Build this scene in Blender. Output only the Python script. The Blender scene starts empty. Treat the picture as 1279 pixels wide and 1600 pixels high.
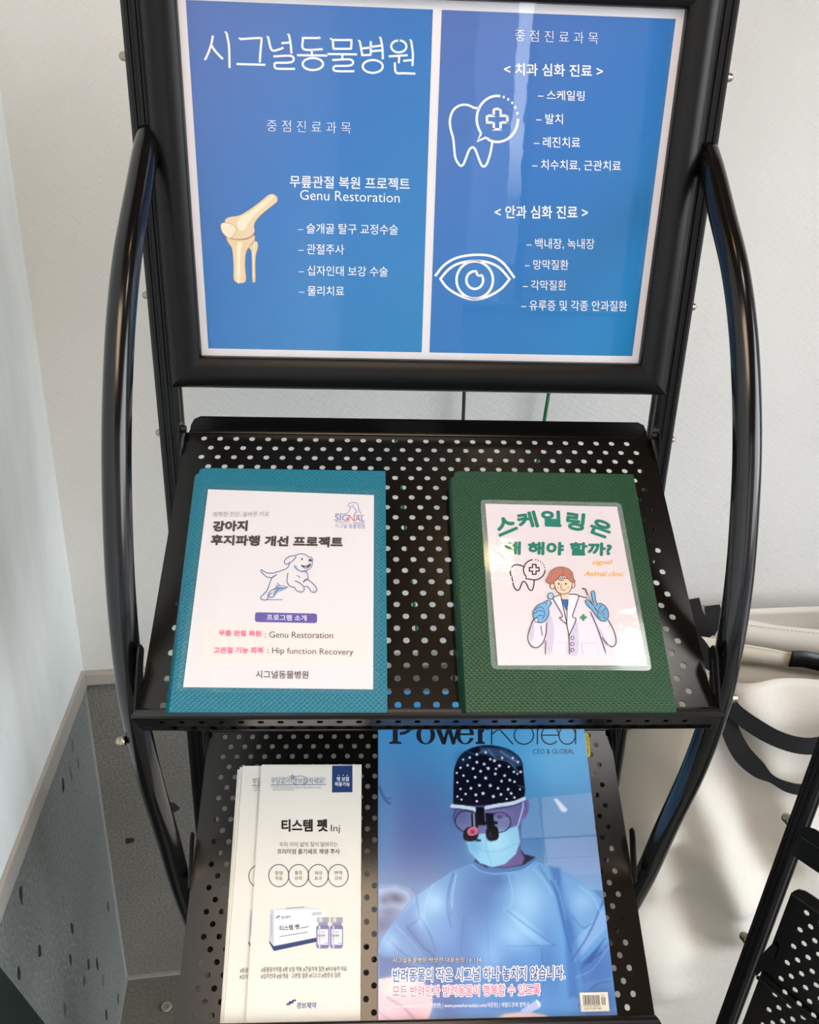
import bpy, bmesh, math, random
import numpy as np
from mathutils import Vector, Matrix, geometry

random.seed(7)
SC = bpy.context.scene
COL = SC.collection
Z0 = 1.24                      # height of the poster's lower edge above the floor
R = math.radians

# ------------------------------------------------------------------ camera
FPX = 1295.46
CAM = Vector((-0.0502, -0.7889, 0.16 + Z0))
YAW, PITCH, ROLL = R(3.0229), R(22.3423), R(1.6675)
_f0 = Vector((math.sin(YAW), math.cos(YAW), 0)); _r0 = Vector((math.cos(YAW), -math.sin(YAW), 0)); _u0 = Vector((0, 0, 1))
FWD = _f0 * math.cos(PITCH) - _u0 * math.sin(PITCH)
_up = _u0 * math.cos(PITCH) + _f0 * math.sin(PITCH)
RGT = _r0 * math.cos(ROLL) + _up * math.sin(ROLL)
UP = _up * math.cos(ROLL) - _r0 * math.sin(ROLL)
cd = bpy.data.cameras.new('camera')
cam = bpy.data.objects.new('camera', cd); COL.objects.link(cam)
cam.matrix_world = Matrix(((RGT.x, UP.x, -FWD.x, CAM.x), (RGT.y, UP.y, -FWD.y, CAM.y), (RGT.z, UP.z, -FWD.z, CAM.z), (0, 0, 0, 1)))
cd.sensor_fit = 'HORIZONTAL'; cd.sensor_width = 36.0; cd.lens = FPX / 1279 * 36.0
cd.clip_start = 0.02; cd.clip_end = 200
SC.camera = cam

# ------------------------------------------------------------------ world, lights, exposure
SC.view_settings.view_transform = 'Standard'
try: SC.view_settings.look = 'None'
except Exception: pass
SC.view_settings.gamma = 1.0
SC.view_settings.use_curve_mapping = False
SC.view_settings.exposure = 0.22
SKY = 7.0
w = bpy.data.worlds.new('daylight'); SC.world = w; w.use_nodes = True
nt = w.node_tree; nt.nodes.clear()
wo = nt.nodes.new('ShaderNodeOutputWorld'); bg = nt.nodes.new('ShaderNodeBackground')
tc = nt.nodes.new('ShaderNodeTexCoord'); sx = nt.nodes.new('ShaderNodeSeparateXYZ'); cr = nt.nodes.new('ShaderNodeValToRGB')
mp = nt.nodes.new('ShaderNodeMapRange'); mp.inputs[1].default_value = -0.3; mp.inputs[2].default_value = 0.7
nt.links.new(tc.outputs['Generated'], sx.inputs[0]); nt.links.new(sx.outputs[2], mp.inputs[0]); nt.links.new(mp.outputs[0], cr.inputs[0])
e = cr.color_ramp.elements
e[0].position = 0.27; e[0].color = (.20, .20, .21, 1)
e[1].position = 1.0; e[1].color = (.80, .92, 1.05, 1)
q = e.new(0.33); q.color = (1.0, 1.03, 1.06, 1)
nt.links.new(cr.outputs[0], bg.inputs[0]); bg.inputs[1].default_value = SKY
nt.links.new(bg.outputs[0], wo.inputs[0])

def area_light(name, loc, size, power, color, size_y=None, shape='RECTANGLE'):
    l = bpy.data.lights.new(name, 'AREA'); l.shape = shape; l.size = size
    if size_y: l.size_y = size_y
    l.energy = power; l.color = color
    o = bpy.data.objects.new(name, l); COL.objects.link(o); o.location = loc
    return o
# the warm ceiling lights of the shop (they shine straight down)
area_light('ceiling_light_panel', (-0.27, -1.22, 2.53), 1.1, 24.0, (1.0, .76, .55), 0.80)
area_light('downlight', (0.282, -0.20, 2.535), 0.06, .45, (1.0, .72, .36), shape='DISK')
area_light('downlight', (0.70, -0.46, 2.535), 0.20, 1.3, (1.0, .97, .93), shape='DISK')

# ------------------------------------------------------------------ helpers: pixels, colours, materials
def ray(px):
    return (FWD + RGT * ((px[0] - 639.5) / FPX) - UP * ((px[1] - 800.0) / FPX))

def C(r, g, b):
    f = lambda c: (c / 255 / 12.92) if c <= 10.3 else ((c / 255 + .055) / 1.055) ** 2.4
    return (f(r), f(g), f(b), 1.0)

_M = {}
def mat(name, color, rough=.5, spec=.5, metal=0.0, coat=0.0, coat_rough=.05):
    if name in _M: return _M[name]
    m = bpy.data.materials.new(name); m.use_nodes = True
    b = m.node_tree.nodes['Principled BSDF']
    b.inputs['Base Color'].default_value = color
    b.inputs['Roughness'].default_value = rough
    b.inputs['Specular IOR Level'].default_value = spec
    b.inputs['Metallic'].default_value = metal
    b.inputs['Coat Weight'].default_value = coat
    b.inputs['Coat Roughness'].default_value = coat_rough
    _M[name] = m
    return m

def nodes_of(m):
    t = m.node_tree
    return t, t.nodes, t.links, t.nodes['Principled BSDF']

def add_bump(m, height_socket, strength, dist):
    t, n, l, b = nodes_of(m)
    bp = n.new('ShaderNodeBump'); bp.inputs['Strength'].default_value = strength; bp.inputs['Distance'].default_value = dist
    l.new(height_socket, bp.inputs['Height']); l.new(bp.outputs[0], b.inputs['Normal'])
    return bp

def ink(r, g, b, rough=.45, spec=.35):
    return mat('print_%d_%d_%d' % (r, g, b), C(r, g, b), rough, spec)

def tag(o, label=None, cat=None, group=None, kind=None):
    if label: o['label'] = label
    if cat: o['category'] = cat
    if group: o['group'] = group
    if kind: o['kind'] = kind
    return o

def link(name, me, m=None, parent=None, smooth=False):
    o = bpy.data.objects.new(name, me); COL.objects.link(o)
    if m is not None:
        for k in (m if isinstance(m, (list, tuple)) else [m]): me.materials.append(k)
    if smooth:
        for p in me.polygons: p.use_smooth = True
    if parent is not None: o.parent = parent
    return o

def mesh(name, v, f, m=None, parent=None, smooth=False):
    me = bpy.data.meshes.new(name); me.from_pydata([tuple(x) for x in v], [], f); me.update()
    return link(name, me, m, parent, smooth)

def from_bm(name, bm, m=None, parent=None, smooth=False):
    me = bpy.data.meshes.new(name); bm.normal_update(); bm.to_mesh(me); bm.free()
    return link(name, me, m, parent, smooth)

def empty(name, matrix):
    o = bpy.data.objects.new(name, None); COL.objects.link(o); o.matrix_world = matrix; o.empty_display_size = .05
    return o

def bm_box(bm, x0, x1, y0, y1, z0, z1, bevel=0.0, seg=2):
    r = bmesh.ops.create_cube(bm, size=1.0)
    vs = r['verts']
    for v in vs:
        v.co = Vector(((x0 + x1) / 2 + v.co.x * (x1 - x0), (y0 + y1) / 2 + v.co.y * (y1 - y0), (z0 + z1) / 2 + v.co.z * (z1 - z0)))
    if bevel > 0:
        es = list({ed for v in vs for ed in v.link_edges})
        bmesh.ops.bevel(bm, geom=es, offset=bevel, segments=seg, affect='EDGES', profile=.5)

def box(name, b, m, parent=None, bevel=0.0, seg=2):
    bm = bmesh.new(); bm_box(bm, *b, bevel=bevel, seg=seg)
    return from_bm(name, bm, m, parent)

def prism_bm(bm, pts, axis_fn, t0, t1):
    """extrude the outline pts (2-D) between t0 and t1; axis_fn(a, b, t) gives the point"""
    a = [bm.verts.new(axis_fn(p[0], p[1], t0)) for p in pts]
    b = [bm.verts.new(axis_fn(p[0], p[1], t1)) for p in pts]
    n = len(pts)
    for i in range(n):
        bm.faces.new((a[i], a[(i + 1) % n], b[(i + 1) % n], b[i]))
    tri = geometry.tessellate_polygon([[Vector((p[0], p[1], 0)) for p in pts]])
    for t in tri:
        bm.faces.new([a[i] for i in t][::-1]); bm.faces.new([b[i] for i in t])
    bmesh.ops.recalc_face_normals(bm, faces=bm.faces[:])

def prism(name, pts, axis_fn, t0, t1, m, parent=None, smooth=False):
    bm = bmesh.new(); prism_bm(bm, pts, axis_fn, t0, t1)
    return from_bm(name, bm, m, parent, smooth)

def catmull(pts, n=6, closed=False):
    P = [Vector(p) for p in pts]
    out = []
    k = len(P)
    for i in range(k if closed else k - 1):
        if closed: p0, p1, p2, p3 = P[(i - 1) % k], P[i], P[(i + 1) % k], P[(i + 2) % k]
        else:
            p1, p2 = P[i], P[i + 1]
            p0 = P[i - 1] if i else p1 * 2 - p2
            p3 = P[i + 2] if i + 2 < k else p2 * 2 - p1
        for j in range(n):
            t = j / n
            out.append(.5 * ((2 * p1) + (p2 - p0) * t + (2 * p0 - 5 * p1 + 4 * p2 - p3) * t * t + (3 * p1 - p0 - 3 * p2 + p3) * t ** 3))
    if not closed: out.append(P[-1])
    return out

def tube(name, path, rad, m, parent=None, seg=20, sx=1.0):
    """round tube along a path that lies in a plane x = const"""
    v, f = [], []
    n = len(path)
    for i, p in enumerate(path):
        d = (path[min(i + 1, n - 1)] - path[max(i - 1, 0)]).normalized()
        a = Vector((1, 0, 0)); a = (a - d * a.dot(d)).normalized(); b = d.cross(a)
        for k in range(seg):
            th = 2 * math.pi * k / seg
            v.append(p + a * math.cos(th) * rad * sx + b * math.sin(th) * rad)
    for i in range(n - 1):
        for k in range(seg):
            f.append((i * seg + k, i * seg + (k + 1) % seg, (i + 1) * seg + (k + 1) % seg, (i + 1) * seg + k))
    f.append(tuple(range(seg))[::-1]); f.append(tuple((n - 1) * seg + k for k in range(seg)))
    return mesh(name, v, f, m, parent, True)

def lathe(name, prof, m, parent=None, seg=20):
    """profile of (radius, height) spun about local z"""
    v, f = [], []
    for r_, h in prof:
        for k in range(seg):
            th = 2 * math.pi * k / seg
            v.append((r_ * math.cos(th), r_ * math.sin(th), h))
    for i in range(len(prof) - 1):
        for k in range(seg):
            f.append((i * seg + k, i * seg + (k + 1) % seg, (i + 1) * seg + (k + 1) % seg, (i + 1) * seg + k))
    f.append(tuple(range(seg))[::-1]); f.append(tuple((len(prof) - 1) * seg + k for k in range(seg)))
    return mesh(name, v, f, m, parent, True)

# ------------------------------------------------------------------ flat printed matter
FONT = None
class Sheet:
    """a flat face z = h in the frame of matrix M; turns points of the print into points of the sheet"""
    def __init__(self, M, h):
        self.M, self.h = M, h
        self.Mi = M.inverted()
        self.o = self.Mi @ CAM
        self.R3 = self.Mi.to_3x3()
    def px(self, p, dh=0.0):
        d = self.R3 @ ray(p)
        t = (self.h + dh - self.o.z) / d.z
        return self.o + d * t

class Art:
    """collects print shapes, every one a thin layer of ink on the sheet, into ONE mesh"""
    EPS = 0.00010
    def __init__(self, sheet, off=(0, 0), scale=1.0):
        self.s = sheet; self.off = off; self.sc = scale
        self.v, self.f, self.mi, self.mats = [], [], [], []
    def m_index(self, m):
        if m not in self.mats: self.mats.append(m)
        return self.mats.index(m)
    def w(self, p):
        return (self.off[0] + p[0] / self.sc, self.off[1] + p[1] / self.sc)
    def put(self, pts, faces, m, layer):
        b = len(self.v); k = self.m_index(m)
        for p in pts:
            q = self.s.px(self.w(p)); self.v.append((q.x, q.y, self.s.h + layer * self.EPS))
        for f in faces:
            self.f.append(tuple(b + i for i in f)); self.mi.append(k)
    def poly(self, pts, m, layer=1, smooth=0, closed=True):
        if smooth: pts = [tuple(p[:2]) for p in catmull([(p[0], p[1], 0) for p in pts], smooth, True)]
        tri = geometry.tessellate_polygon([[Vector((p[0], p[1], 0)) for p in pts]])
        self.put(pts, [tuple(t) for t in tri], m, layer)
    def ellipse(self, c, rx, ry, m, layer=1, n=24, a0=0, a1=360):
        self.poly([(c[0] + rx * math.cos(R(a0 + (a1 - a0) * i / n)), c[1] + ry * math.sin(R(a0 + (a1 - a0) * i / n))) for i in range(n)], m, layer)
    def stroke(self, pts, wd, m, layer=1, smooth=4, closed=False):
        P = catmull([(p[0], p[1], 0) for p in pts], smooth, closed) if smooth else [Vector((p[0], p[1], 0)) for p in pts]
        n = len(P); v, f = [], []
        for i in range(n):
            if closed: d = P[(i + 1) % n] - P[(i - 1) % n]
            else: d = P[min(i + 1, n - 1)] - P[max(i - 1, 0)]
            if d.length < 1e-9: d = Vector((1, 0, 0))
            d.normalize(); nn = Vector((-d.y, d.x, 0)) * wd / 2
            v += [P[i] + nn, P[i] - nn]
        for i in range(n if closed else n - 1):
            j = (i + 1) % n
            f.append((2 * i, 2 * i + 1, 2 * j + 1, 2 * j))
        self.put(v, f, m, layer)
    def ring(self, c, rx, ry, wd, m, layer=1, a0=0, a1=360, n=40):
        full = abs(a1 - a0) >= 360
        k = n if full else n + 1
        self.stroke([(c[0] + rx * math.cos(R(a0 + (a1 - a0) * i / n)), c[1] + ry * math.sin(R(a0 + (a1 - a0) * i / n))) for i in range(k)], wd, m, layer, 0, full)
    def rrect(self, c4, rad, m, layer=1, n=5):
        P = [Vector((p[0], p[1], 0)) for p in c4]; out = []
        for i in range(4):
            a, b, c = P[i - 1], P[i], P[(i + 1) % 4]
            p0 = b + (a - b).normalized() * rad; p1 = b + (c - b).normalized() * rad
            for j in range(n + 1):
                t = j / n
                out.append(p0 * (1 - t) ** 2 + b * 2 * t * (1 - t) + p1 * t * t)
        self.poly([(p.x, p.y) for p in out], m, layer)
    def text(self, s, bl, br, tl, m, layer=2, weight=0.0, res=3, fat=0.0):
        """lettering whose bounding box sits on bl-br and rises to tl"""
        c = bpy.data.curves.new('t', 'FONT'); c.body = s; c.offset = weight; c.resolution_u = res
        c.dimensions = '2D'; c.fill_mode = 'BOTH'
        o = bpy.data.objects.new('t', c); COL.objects.link(o)
        dg = bpy.context.evaluated_depsgraph_get(); dg.update()
        me = bpy.data.meshes.new_from_object(o.evaluated_get(dg))
        a = [(v.co.x, v.co.y) for v in me.vertices]
        x0 = min(p[0] for p in a); x1 = max(p[0] for p in a); y0 = min(p[1] for p in a); y1 = max(p[1] for p in a)
        if len(tl) == 1: tl = (bl[0], tl[0])
        if fat:
            bl = (bl[0] + fat, bl[1] - fat); br = (br[0] - fat, br[1] - fat); tl = (tl[0] + fat, tl[1] + fat)
        pts = []
        for x, y in a:
            u = (x - x0) / (x1 - x0); t = (y - y0) / (y1 - y0)
            pts.append((bl[0] + (br[0] - bl[0]) * u + (tl[0] - bl[0]) * t, bl[1] + (br[1] - bl[1]) * u + (tl[1] - bl[1]) * t))
        fs = [tuple(p.vertices) for p in me.polygons]
        self.put(pts, fs, m, layer)
        if fat:
            for k in range(8):
                dx, dy = fat * math.cos(k * math.pi / 4), fat * math.sin(k * math.pi / 4)
                self.put([(x + dx, y + dy) for x, y in pts], fs, m, layer + .11 * (k + 1))
        bpy.data.objects.remove(o); bpy.data.curves.remove(c); bpy.data.meshes.remove(me)
    def print_on(self, o):
        """lay the print onto the mesh of o (same local frame), as part of that mesh"""
        me = bpy.data.meshes.new('p'); me.from_pydata(self.v, [], self.f)
        me.polygons.foreach_set('material_index', self.mi); me.update()
        bm = bmesh.new(); bm.from_mesh(me)
        for f in bm.faces:
            f.normal_update()
            if f.normal.z < 0: f.normal_flip()
            f.material_index += len(o.data.materials)
        bm.from_mesh(o.data)
        bm.to_mesh(o.data); bm.free(); bpy.data.meshes.remove(me)
        for m in self.mats: o.data.materials.append(m)
# ------------------------------------------------------------------ the room
RY = R(6.0)
ROOM = Matrix.Translation((-.4885, .3232, 0)) @ Matrix.Rotation(RY, 4, 'Z')   # origin: the corner of left and back wall, on the floor
WAINS = .652

def tex_chain(m, scale=(1, 1, 1)):
    t, n, l, b = nodes_of(m)
    tc = n.new('ShaderNodeTexCoord'); mp = n.new('ShaderNodeMapping'); mp.inputs['Scale'].default_value = scale
    l.new(tc.outputs['Object'], mp.inputs[0])
    return t, n, l, b, mp.outputs[0]

def noise(n, l, vec, scale, detail=4, rough=.55, dist=0.0):
    x = n.new('ShaderNodeTexNoise'); x.inputs['Scale'].default_value = scale; x.inputs['Detail'].default_value = detail
    x.inputs['Roughness'].default_value = rough; x.inputs['Distortion'].default_value = dist
    l.new(vec, x.inputs['Vector'])
    return x.outputs['Fac']

def ramp(n, l, fac, stops):
    r = n.new('ShaderNodeValToRGB'); l.new(fac, r.inputs[0])
    e = r.color_ramp.elements
    e[0].position, e[0].color = stops[0]; e[1].position, e[1].color = stops[-1]
    for p, c in stops[1:-1]:
        q = e.new(p); q.color = c
    return r.outputs[0]

# brushed white plaster of the back wall
m_back = mat('white_plaster', C(226, 226, 222), .8, .2)
t, n, l, b, vec = tex_chain(m_back, (1, 1, 1))
hs = []
for ang in (38, 24, -30):
    mr = n.new('ShaderNodeMapping'); mr.inputs['Rotation'].default_value = (0, R(ang), 0); l.new(vec, mr.inputs[0])
    ms = n.new('ShaderNodeMapping'); ms.inputs['Scale'].default_value = (28, 28, 150); ms.inputs['Location'].default_value = (ang, 0, 0); l.new(mr.outputs[0], ms.inputs[0])
    hs.append(noise(n, l, ms.outputs[0], 1.6, 4, .6, .5))
pick_ = noise(n, l, vec, 9.0, 2)
m1 = n.new('ShaderNodeMix'); l.new(ramp(n, l, pick_, [(.44, (0, 0, 0, 1)), (.56, (1, 1, 1, 1))]), m1.inputs[0]); l.new(hs[0], m1.inputs[2]); l.new(hs[1], m1.inputs[3])
m2_ = n.new('ShaderNodeMix'); m2_.inputs[0].default_value = .3; l.new(m1.outputs[0], m2_.inputs[2]); l.new(hs[2], m2_.inputs[3])
add_bump(m_back, m2_.outputs[0], .55, .004)
l.new(ramp(n, l, noise(n, l, vec, 2.0, 3), [(.3, C(213, 214, 210)), (.7, C(225, 225, 221))]), b.inputs['Base Color'])

# cloudy pale blue-grey micro-cement of the left wall
m_left = mat('pale_blue_cement', C(205, 214, 212), .75, .2)
t, n, l, b, vec = tex_chain(m_left, (1, 1, .35))
l.new(ramp(n, l, noise(n, l, vec, 7.0, 6, .62, .4), [(.28, C(222, 228, 226)), (.5, C(234, 240, 239)), (.72, C(243, 248, 248))]), b.inputs['Base Color'])
add_bump(m_left, noise(n, l, vec, 40, 3), .12, .002)

def terrazzo(name, dark, light, scale=26, stretch=(1, 1, 1), warm=True):
    m = mat(name, dark, .45, .4)
    t, n, l, b, vec = tex_chain(m, stretch)
    base = ramp(n, l, noise(n, l, vec, 260, 3, .7), [(.30, dark), (.62, light), (.80, tuple(min(1, c * 1.6) for c in light[:3]) + (1,))])
    cloud = ramp(n, l, noise(n, l, vec, 3.5, 3), [(.3, (.82, .82, .82, 1)), (.7, (1.08, 1.08, 1.08, 1))])
    mx = n.new('ShaderNodeMix'); mx.data_type = 'RGBA'; mx.blend_type = 'MULTIPLY'; mx.inputs[0].default_value = 1
    l.new(base, mx.inputs[6]); l.new(cloud, mx.inputs[7])
    vo = n.new('ShaderNodeTexVoronoi'); vo.inputs['Scale'].default_value = scale
    wv = n.new('ShaderNodeVectorMath'); wv.operation = 'ADD'
    nz = n.new('ShaderNodeTexNoise'); nz.inputs['Scale'].default_value = 70
    sc = n.new('ShaderNodeVectorMath'); sc.operation = 'SCALE'; sc.inputs['Scale'].default_value = .012
    l.new(vec, nz.inputs['Vector']); l.new(nz.outputs['Color'], sc.inputs[0]); l.new(vec, wv.inputs[0]); l.new(sc.outputs[0], wv.inputs[1])
    l.new(wv.outputs[0], vo.inputs['Vector'])
    sp = n.new('ShaderNodeSeparateColor'); l.new(vo.outputs['Color'], sp.inputs[0])
    pick = n.new('ShaderNodeMath'); pick.operation = 'LESS_THAN'; pick.inputs[1].default_value = .10; l.new(sp.outputs[0], pick.inputs[0])
    near = n.new('ShaderNodeMath'); near.operation = 'LESS_THAN'; near.inputs[1].default_value = .26; l.new(vo.outputs['Distance'], near.inputs[0])
    both = n.new('ShaderNodeMath'); both.operation = 'MULTIPLY'; l.new(pick.outputs[0], both.inputs[0]); l.new(near.outputs[0], both.inputs[1])
    ch = ramp(n, l, sp.outputs[1], [(0, C(40, 42, 44)), (.62, C(52, 54, 56)), (.70, C(150, 148, 140)), (.86, C(150, 95, 60) if warm else C(96, 96, 92)), (1, C(90, 92, 90))])
    m2 = n.new('ShaderNodeMix'); m2.data_type = 'RGBA'
    l.new(both.outputs[0], m2.inputs[0]); l.new(mx.outputs[2], m2.inputs[6]); l.new(ch, m2.inputs[7])
    l.new(m2.outputs[2], b.inputs['Base Color'])
    return m
m_terr_b = terrazzo('grey_terrazzo', C(104, 102, 97), C(142, 140, 134))
m_terr_l = terrazzo('blue_grey_terrazzo', C(106, 112, 109), C(146, 152, 149), scale=44, stretch=(1, 1, .5), warm=False)
m_floor = terrazzo('floor_terrazzo', C(98, 95, 88), C(130, 127, 119))
m_trim = mat('taupe_metal_trim', C(172, 168, 160), .45, .4)
m_grout = mat('grout', C(160, 162, 158), .8, .2)
m_ceil = mat('ceiling_paint', C(105, 78, 58), .9, .1)
m_white = mat('white_paint', C(225, 224, 220), .8, .2)

def struct(name, b, m, bevel=0.0):
    o = box(name, b, m, bevel=bevel); o.matrix_world = ROOM; o['kind'] = 'structure'
    return o
L = 3.0
W = 2.4
struct('floor', (-.05, W, -L, .05, -.05, 0), m_floor)
struct('ceiling', (-.05, W, -L, .05, 2.55, 2.6), m_ceil)
struct('wall_back', (-.05, W, 0, .05, WAINS, 2.55), m_back)
struct('wall_back_wainscot', (-.05, W, 0.004, .05, 0, WAINS), m_terr_b)
struct('wall_left', (-.05, 0, -L, 0, WAINS, 2.55), m_left)
struct('wall_left_wainscot', (-.05, -.004, -L, .004, 0, WAINS), m_terr_l)
struct('wall_right', (W, W + .05, -.75, .05, 0, 2.6), m_white)
struct('front_light_block', (-.05, .50, -L - .05, -L, 0, 2.55), m_white)  # unseen solid piece added to block daylight from the back wall's left
struct('trim_1', (0, W, -.012, .004, WAINS, WAINS + .020), m_trim, .0015)
struct('trim_2', (-.004, .005, -L, -.012, WAINS - .002, WAINS + .028), m_trim, .0015)
struct('trim_3', (-.0045, -.0015, -.001, .005, 0, WAINS), m_grout)
struct('trim_4', (-.004, W, -.002, .0045, 0, .004), m_grout)
struct('trim_5', (-.0045, .0, -L, 0, 0, .004), m_grout)
# the shopfront behind the photographer: sill, head and mullions of dark metal, glazed
m_front = mat('shopfront_metal', C(60, 62, 64), .4, .4)
bm = bmesh.new()
for x in (-.03, 1.15, W - .03): bm_box(bm, x - .03, x + .03, -L - .06, -L, 0, 2.55)
bm_box(bm, 0, W, -L - .06, -L, 0, .12); bm_box(bm, 0, W, -L - .06, -L, 2.1, 2.17); bm_box(bm, 0, W, -L - .06, -L, 2.49, 2.55)
o = from_bm('window_1', bm, m_front); o.matrix_world = ROOM; o['kind'] = 'structure'
bm = bmesh.new()
bm_box(bm, W, W + .05, -L, -.75, 0, .12); bm_box(bm, W, W + .05, -L, -.75, 2.49, 2.55); bm_box(bm, W, W + .05, -1.95, -1.89, 0, 2.55)
o = from_bm('window_2', bm, m_front); o.matrix_world = ROOM; o['kind'] = 'structure'
# houses across the street, seen only in reflections
m_h1 = mat('house_render', C(170, 165, 175), .9, .1); m_h2 = mat('house_brick', C(120, 105, 100), .9, .1); m_street = mat('asphalt', C(105, 105, 108), .9, .1)
o = box('house_grey', (-7.0, 1.44, -9.5, -9, 0, 9), m_h1); o['kind'] = 'structure'
o = box('house_brick', (1.69, 8.5, -9.5, -9, 0, 7.5), m_h2); o['kind'] = 'structure'
o = box('street', (-14, 14, -15, -L - .4, -.25, -.12), m_street); o['kind'] = 'structure'
# ------------------------------------------------------------------ the display rack
m_blk = mat('black_powder_coat', C(11, 11, 12), .36, .27)
m_gloss = mat('black_gloss_tube', C(9, 9, 10), .17, .5)
m_shelf = mat('black_sheet_steel', C(8, 7, 6), .21, .55)
t, n, l, b, vec = tex_chain(m_shelf)
add_bump(m_shelf, noise(n, l, vec, 900, 2), .05, .0006)
m_frame = mat('dark_anodised_frame', C(12, 12, 12), .38, .24)
m_nut = mat('nickel_nut', C(170, 158, 138), .28, .5, 1.0)
PITCH_X, PITCH_S, HOLE = .0153, .0112, .00285

def perforated(bm, fn, x0, x1, s_list, parity, h, hx0, count, s0, s1):
    """sheet with staggered round holes; fn(x, s, d) places a point (d is the depth below the face), thickness h"""
    def quad(a, b, c, d):
        bm.faces.new((a, b, c, d))
    V = lambda x, s, d: bm.verts.new(fn(x, s, d))
    def rect(xa, xb, sa, sb):
        for d, flip in ((0, False), (h, True)):
            q = [V(xa, sa, d), V(xb, sa, d), V(xb, sb, d), V(xa, sb, d)]
            bm.faces.new(q if flip else q[::-1])
    half = PITCH_S / 2
    for s, par in zip(s_list, parity):
        xs = [hx0 + par * PITCH_X / 2 + i * PITCH_X for i in range(count)]
        rect(x0, xs[0] - PITCH_X / 2, s - half, s + half); rect(xs[-1] + PITCH_X / 2, x1, s - half, s + half)
        for x in xs:
            bx, by = PITCH_X / 2, half
            outer = [(-bx, -by), (-bx / 3, -by), (bx / 3, -by), (bx, -by), (bx, -by / 3), (bx, by / 3), (bx, by), (bx / 3, by), (-bx / 3, by), (-bx, by), (-bx, by / 3), (-bx, -by / 3)]
            inner = []
            for k in range(12):
                a = math.atan2(outer[k][1] / by, outer[k][0] / bx)
                inner.append((HOLE * math.cos(a), HOLE * math.sin(a)))
            T = [V(x + p[0], s + p[1], 0) for p in outer]; Ti = [V(x + p[0], s + p[1], 0) for p in inner]
            B = [V(x + p[0], s + p[1], h) for p in outer]; Bi = [V(x + p[0], s + p[1], h) for p in inner]
            for k in range(12):
                j = (k + 1) % 12
                quad(T[k], Ti[k], Ti[j], T[j]); quad(B[k], B[j], Bi[j], Bi[k]); quad(Ti[k], Bi[k], Bi[j], Ti[j])
    if s0 < s_list[0] - half: rect(x0, x1, s0, s_list[0] - half)
    if s1 > s_list[-1] + half: rect(x0, x1, s_list[-1] + half, s1)

RACK = Matrix.Translation((0, 0, 0))
rack = empty('display_rack', Matrix.Translation((0, 0.015, 0)))
tag(rack, 'black metal literature rack with bowed side tubes, blue poster frame and perforated shelves', 'display rack')
def own(o, m=None):
    """put a part built in world coordinates under the rack"""
    o.parent = rack; o.matrix_parent_inverse = Matrix.Identity(4)
    o.matrix_world = (m or Matrix.Identity(4))
    return o

# fluted square posts
PX = .2468
def post_profile(w, d):
    p = []
    hw, hd = w / 2, d / 2
    g = .0011
    front = [(-hw, -hd + .003), (-hw + .003, -hd), (-hw * .45, -hd), (-hw * .38, -hd + g), (-hw * .22, -hd + g), (-hw * .15, -hd), (hw * .15, -hd), (hw * .22, -hd + g), (hw * .38, -hd + g), (hw * .45, -hd), (hw - .003, -hd), (hw, -hd + .003)]
    side = [(hw, -hd * .4), (hw - g, -hd * .3), (hw - g, hd * .3), (hw, hd * .4)]
    back = [(hw, hd - .003), (hw - .003, hd), (-hw + .003, hd), (-hw, hd - .003)]
    return front + side + back + [(-hw, hd * .4), (-hw + g, hd * .3), (-hw + g, -hd * .3), (-hw, -hd * .4)]
for s in (-1, 1):
    p = prism('post', post_profile(.0215, .024), lambda a, b_, t_: Vector((a, b_, t_)), .012, Z0 + .345, m_blk)
    own(p, Matrix.Translation((s * PX, .0165, 0)))
    f = lathe('foot', [(.006, 0), (.013, .001), (.014, .008), (.010, .013)], m_blk); own(f, Matrix.Translation((s * PX, .0165, 0)))

# bowed side tubes
bow = [(.006, .182), (-.016, .165), (-.052, .133), (-.096, .0935), (-.13, .0515), (-.156, .0075), (-.177, -.038), (-.1925, -.085), (-.2045, -.135), (-.2105, -.19), (-.2095, -.252), (-.192, -.333), (-.158, -.437), (-.124, -.544), (-.078, -.66), (-.02, -.775), (.006, -.83)]
path = catmull([(0, y, z + Z0) for y, z in bow], 6)
for s in (-1, 1):
    own(tube('side_bow', path, .0110, m_gloss, seg=24), Matrix.Translation((-.2425 if s < 0 else .2475, 0, 0)))

# shelves
SL = R(33.4465)
SHELF_Z = (-.0794, -.43, -.7806)
SHELF_L = .2868
def shelf_matrix(z):
    return Matrix.Translation((.001, -.0095, z + Z0)) @ Matrix.Rotation(SL, 4, 'X')
bm = bmesh.new()
rows = [.0070 + PITCH_S * k for k in range(25)]
perforated(bm, lambda x, s, d: Vector((x, -s, -d)), -.2285, .2275, rows, [k % 2 for k in range(25)], .0012, -.2105, 28, 0.0, .2835)
# plain side edges of the sheet
for x in (-.2285, .2275):
    bm_box(bm, x - .0006, x + .0006, -.2835, 0, -.004, .0001)
me_shelf = bpy.data.meshes.new('shelf'); bm.normal_update(); bm.to_mesh(me_shelf); bm.free(); me_shelf.materials.append(m_shelf)
# rear flange with rounded corners
fp = [(-.225, 0.0), (-.2235, .006), (-.2195, .0125), (-.213, .0155), (.212, .0155), (.2185, .0125), (.2225, .006), (.224, 0.0)]
bm = bmesh.new(); prism_bm(bm, fp, lambda a, b_, t_: Vector((a, .0006 + t_ + b_ * .35, b_)), 0, .0014)
bm_box(bm, -.2255, .2245, -.0012, .0018, -.0012, .0014, bevel=.0006)
me_flange = bpy.data.meshes.new('rear_flange'); bm.normal_update(); bm.to_mesh(me_flange); bm.free(); me_flange.materials.append(m_shelf)
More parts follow.
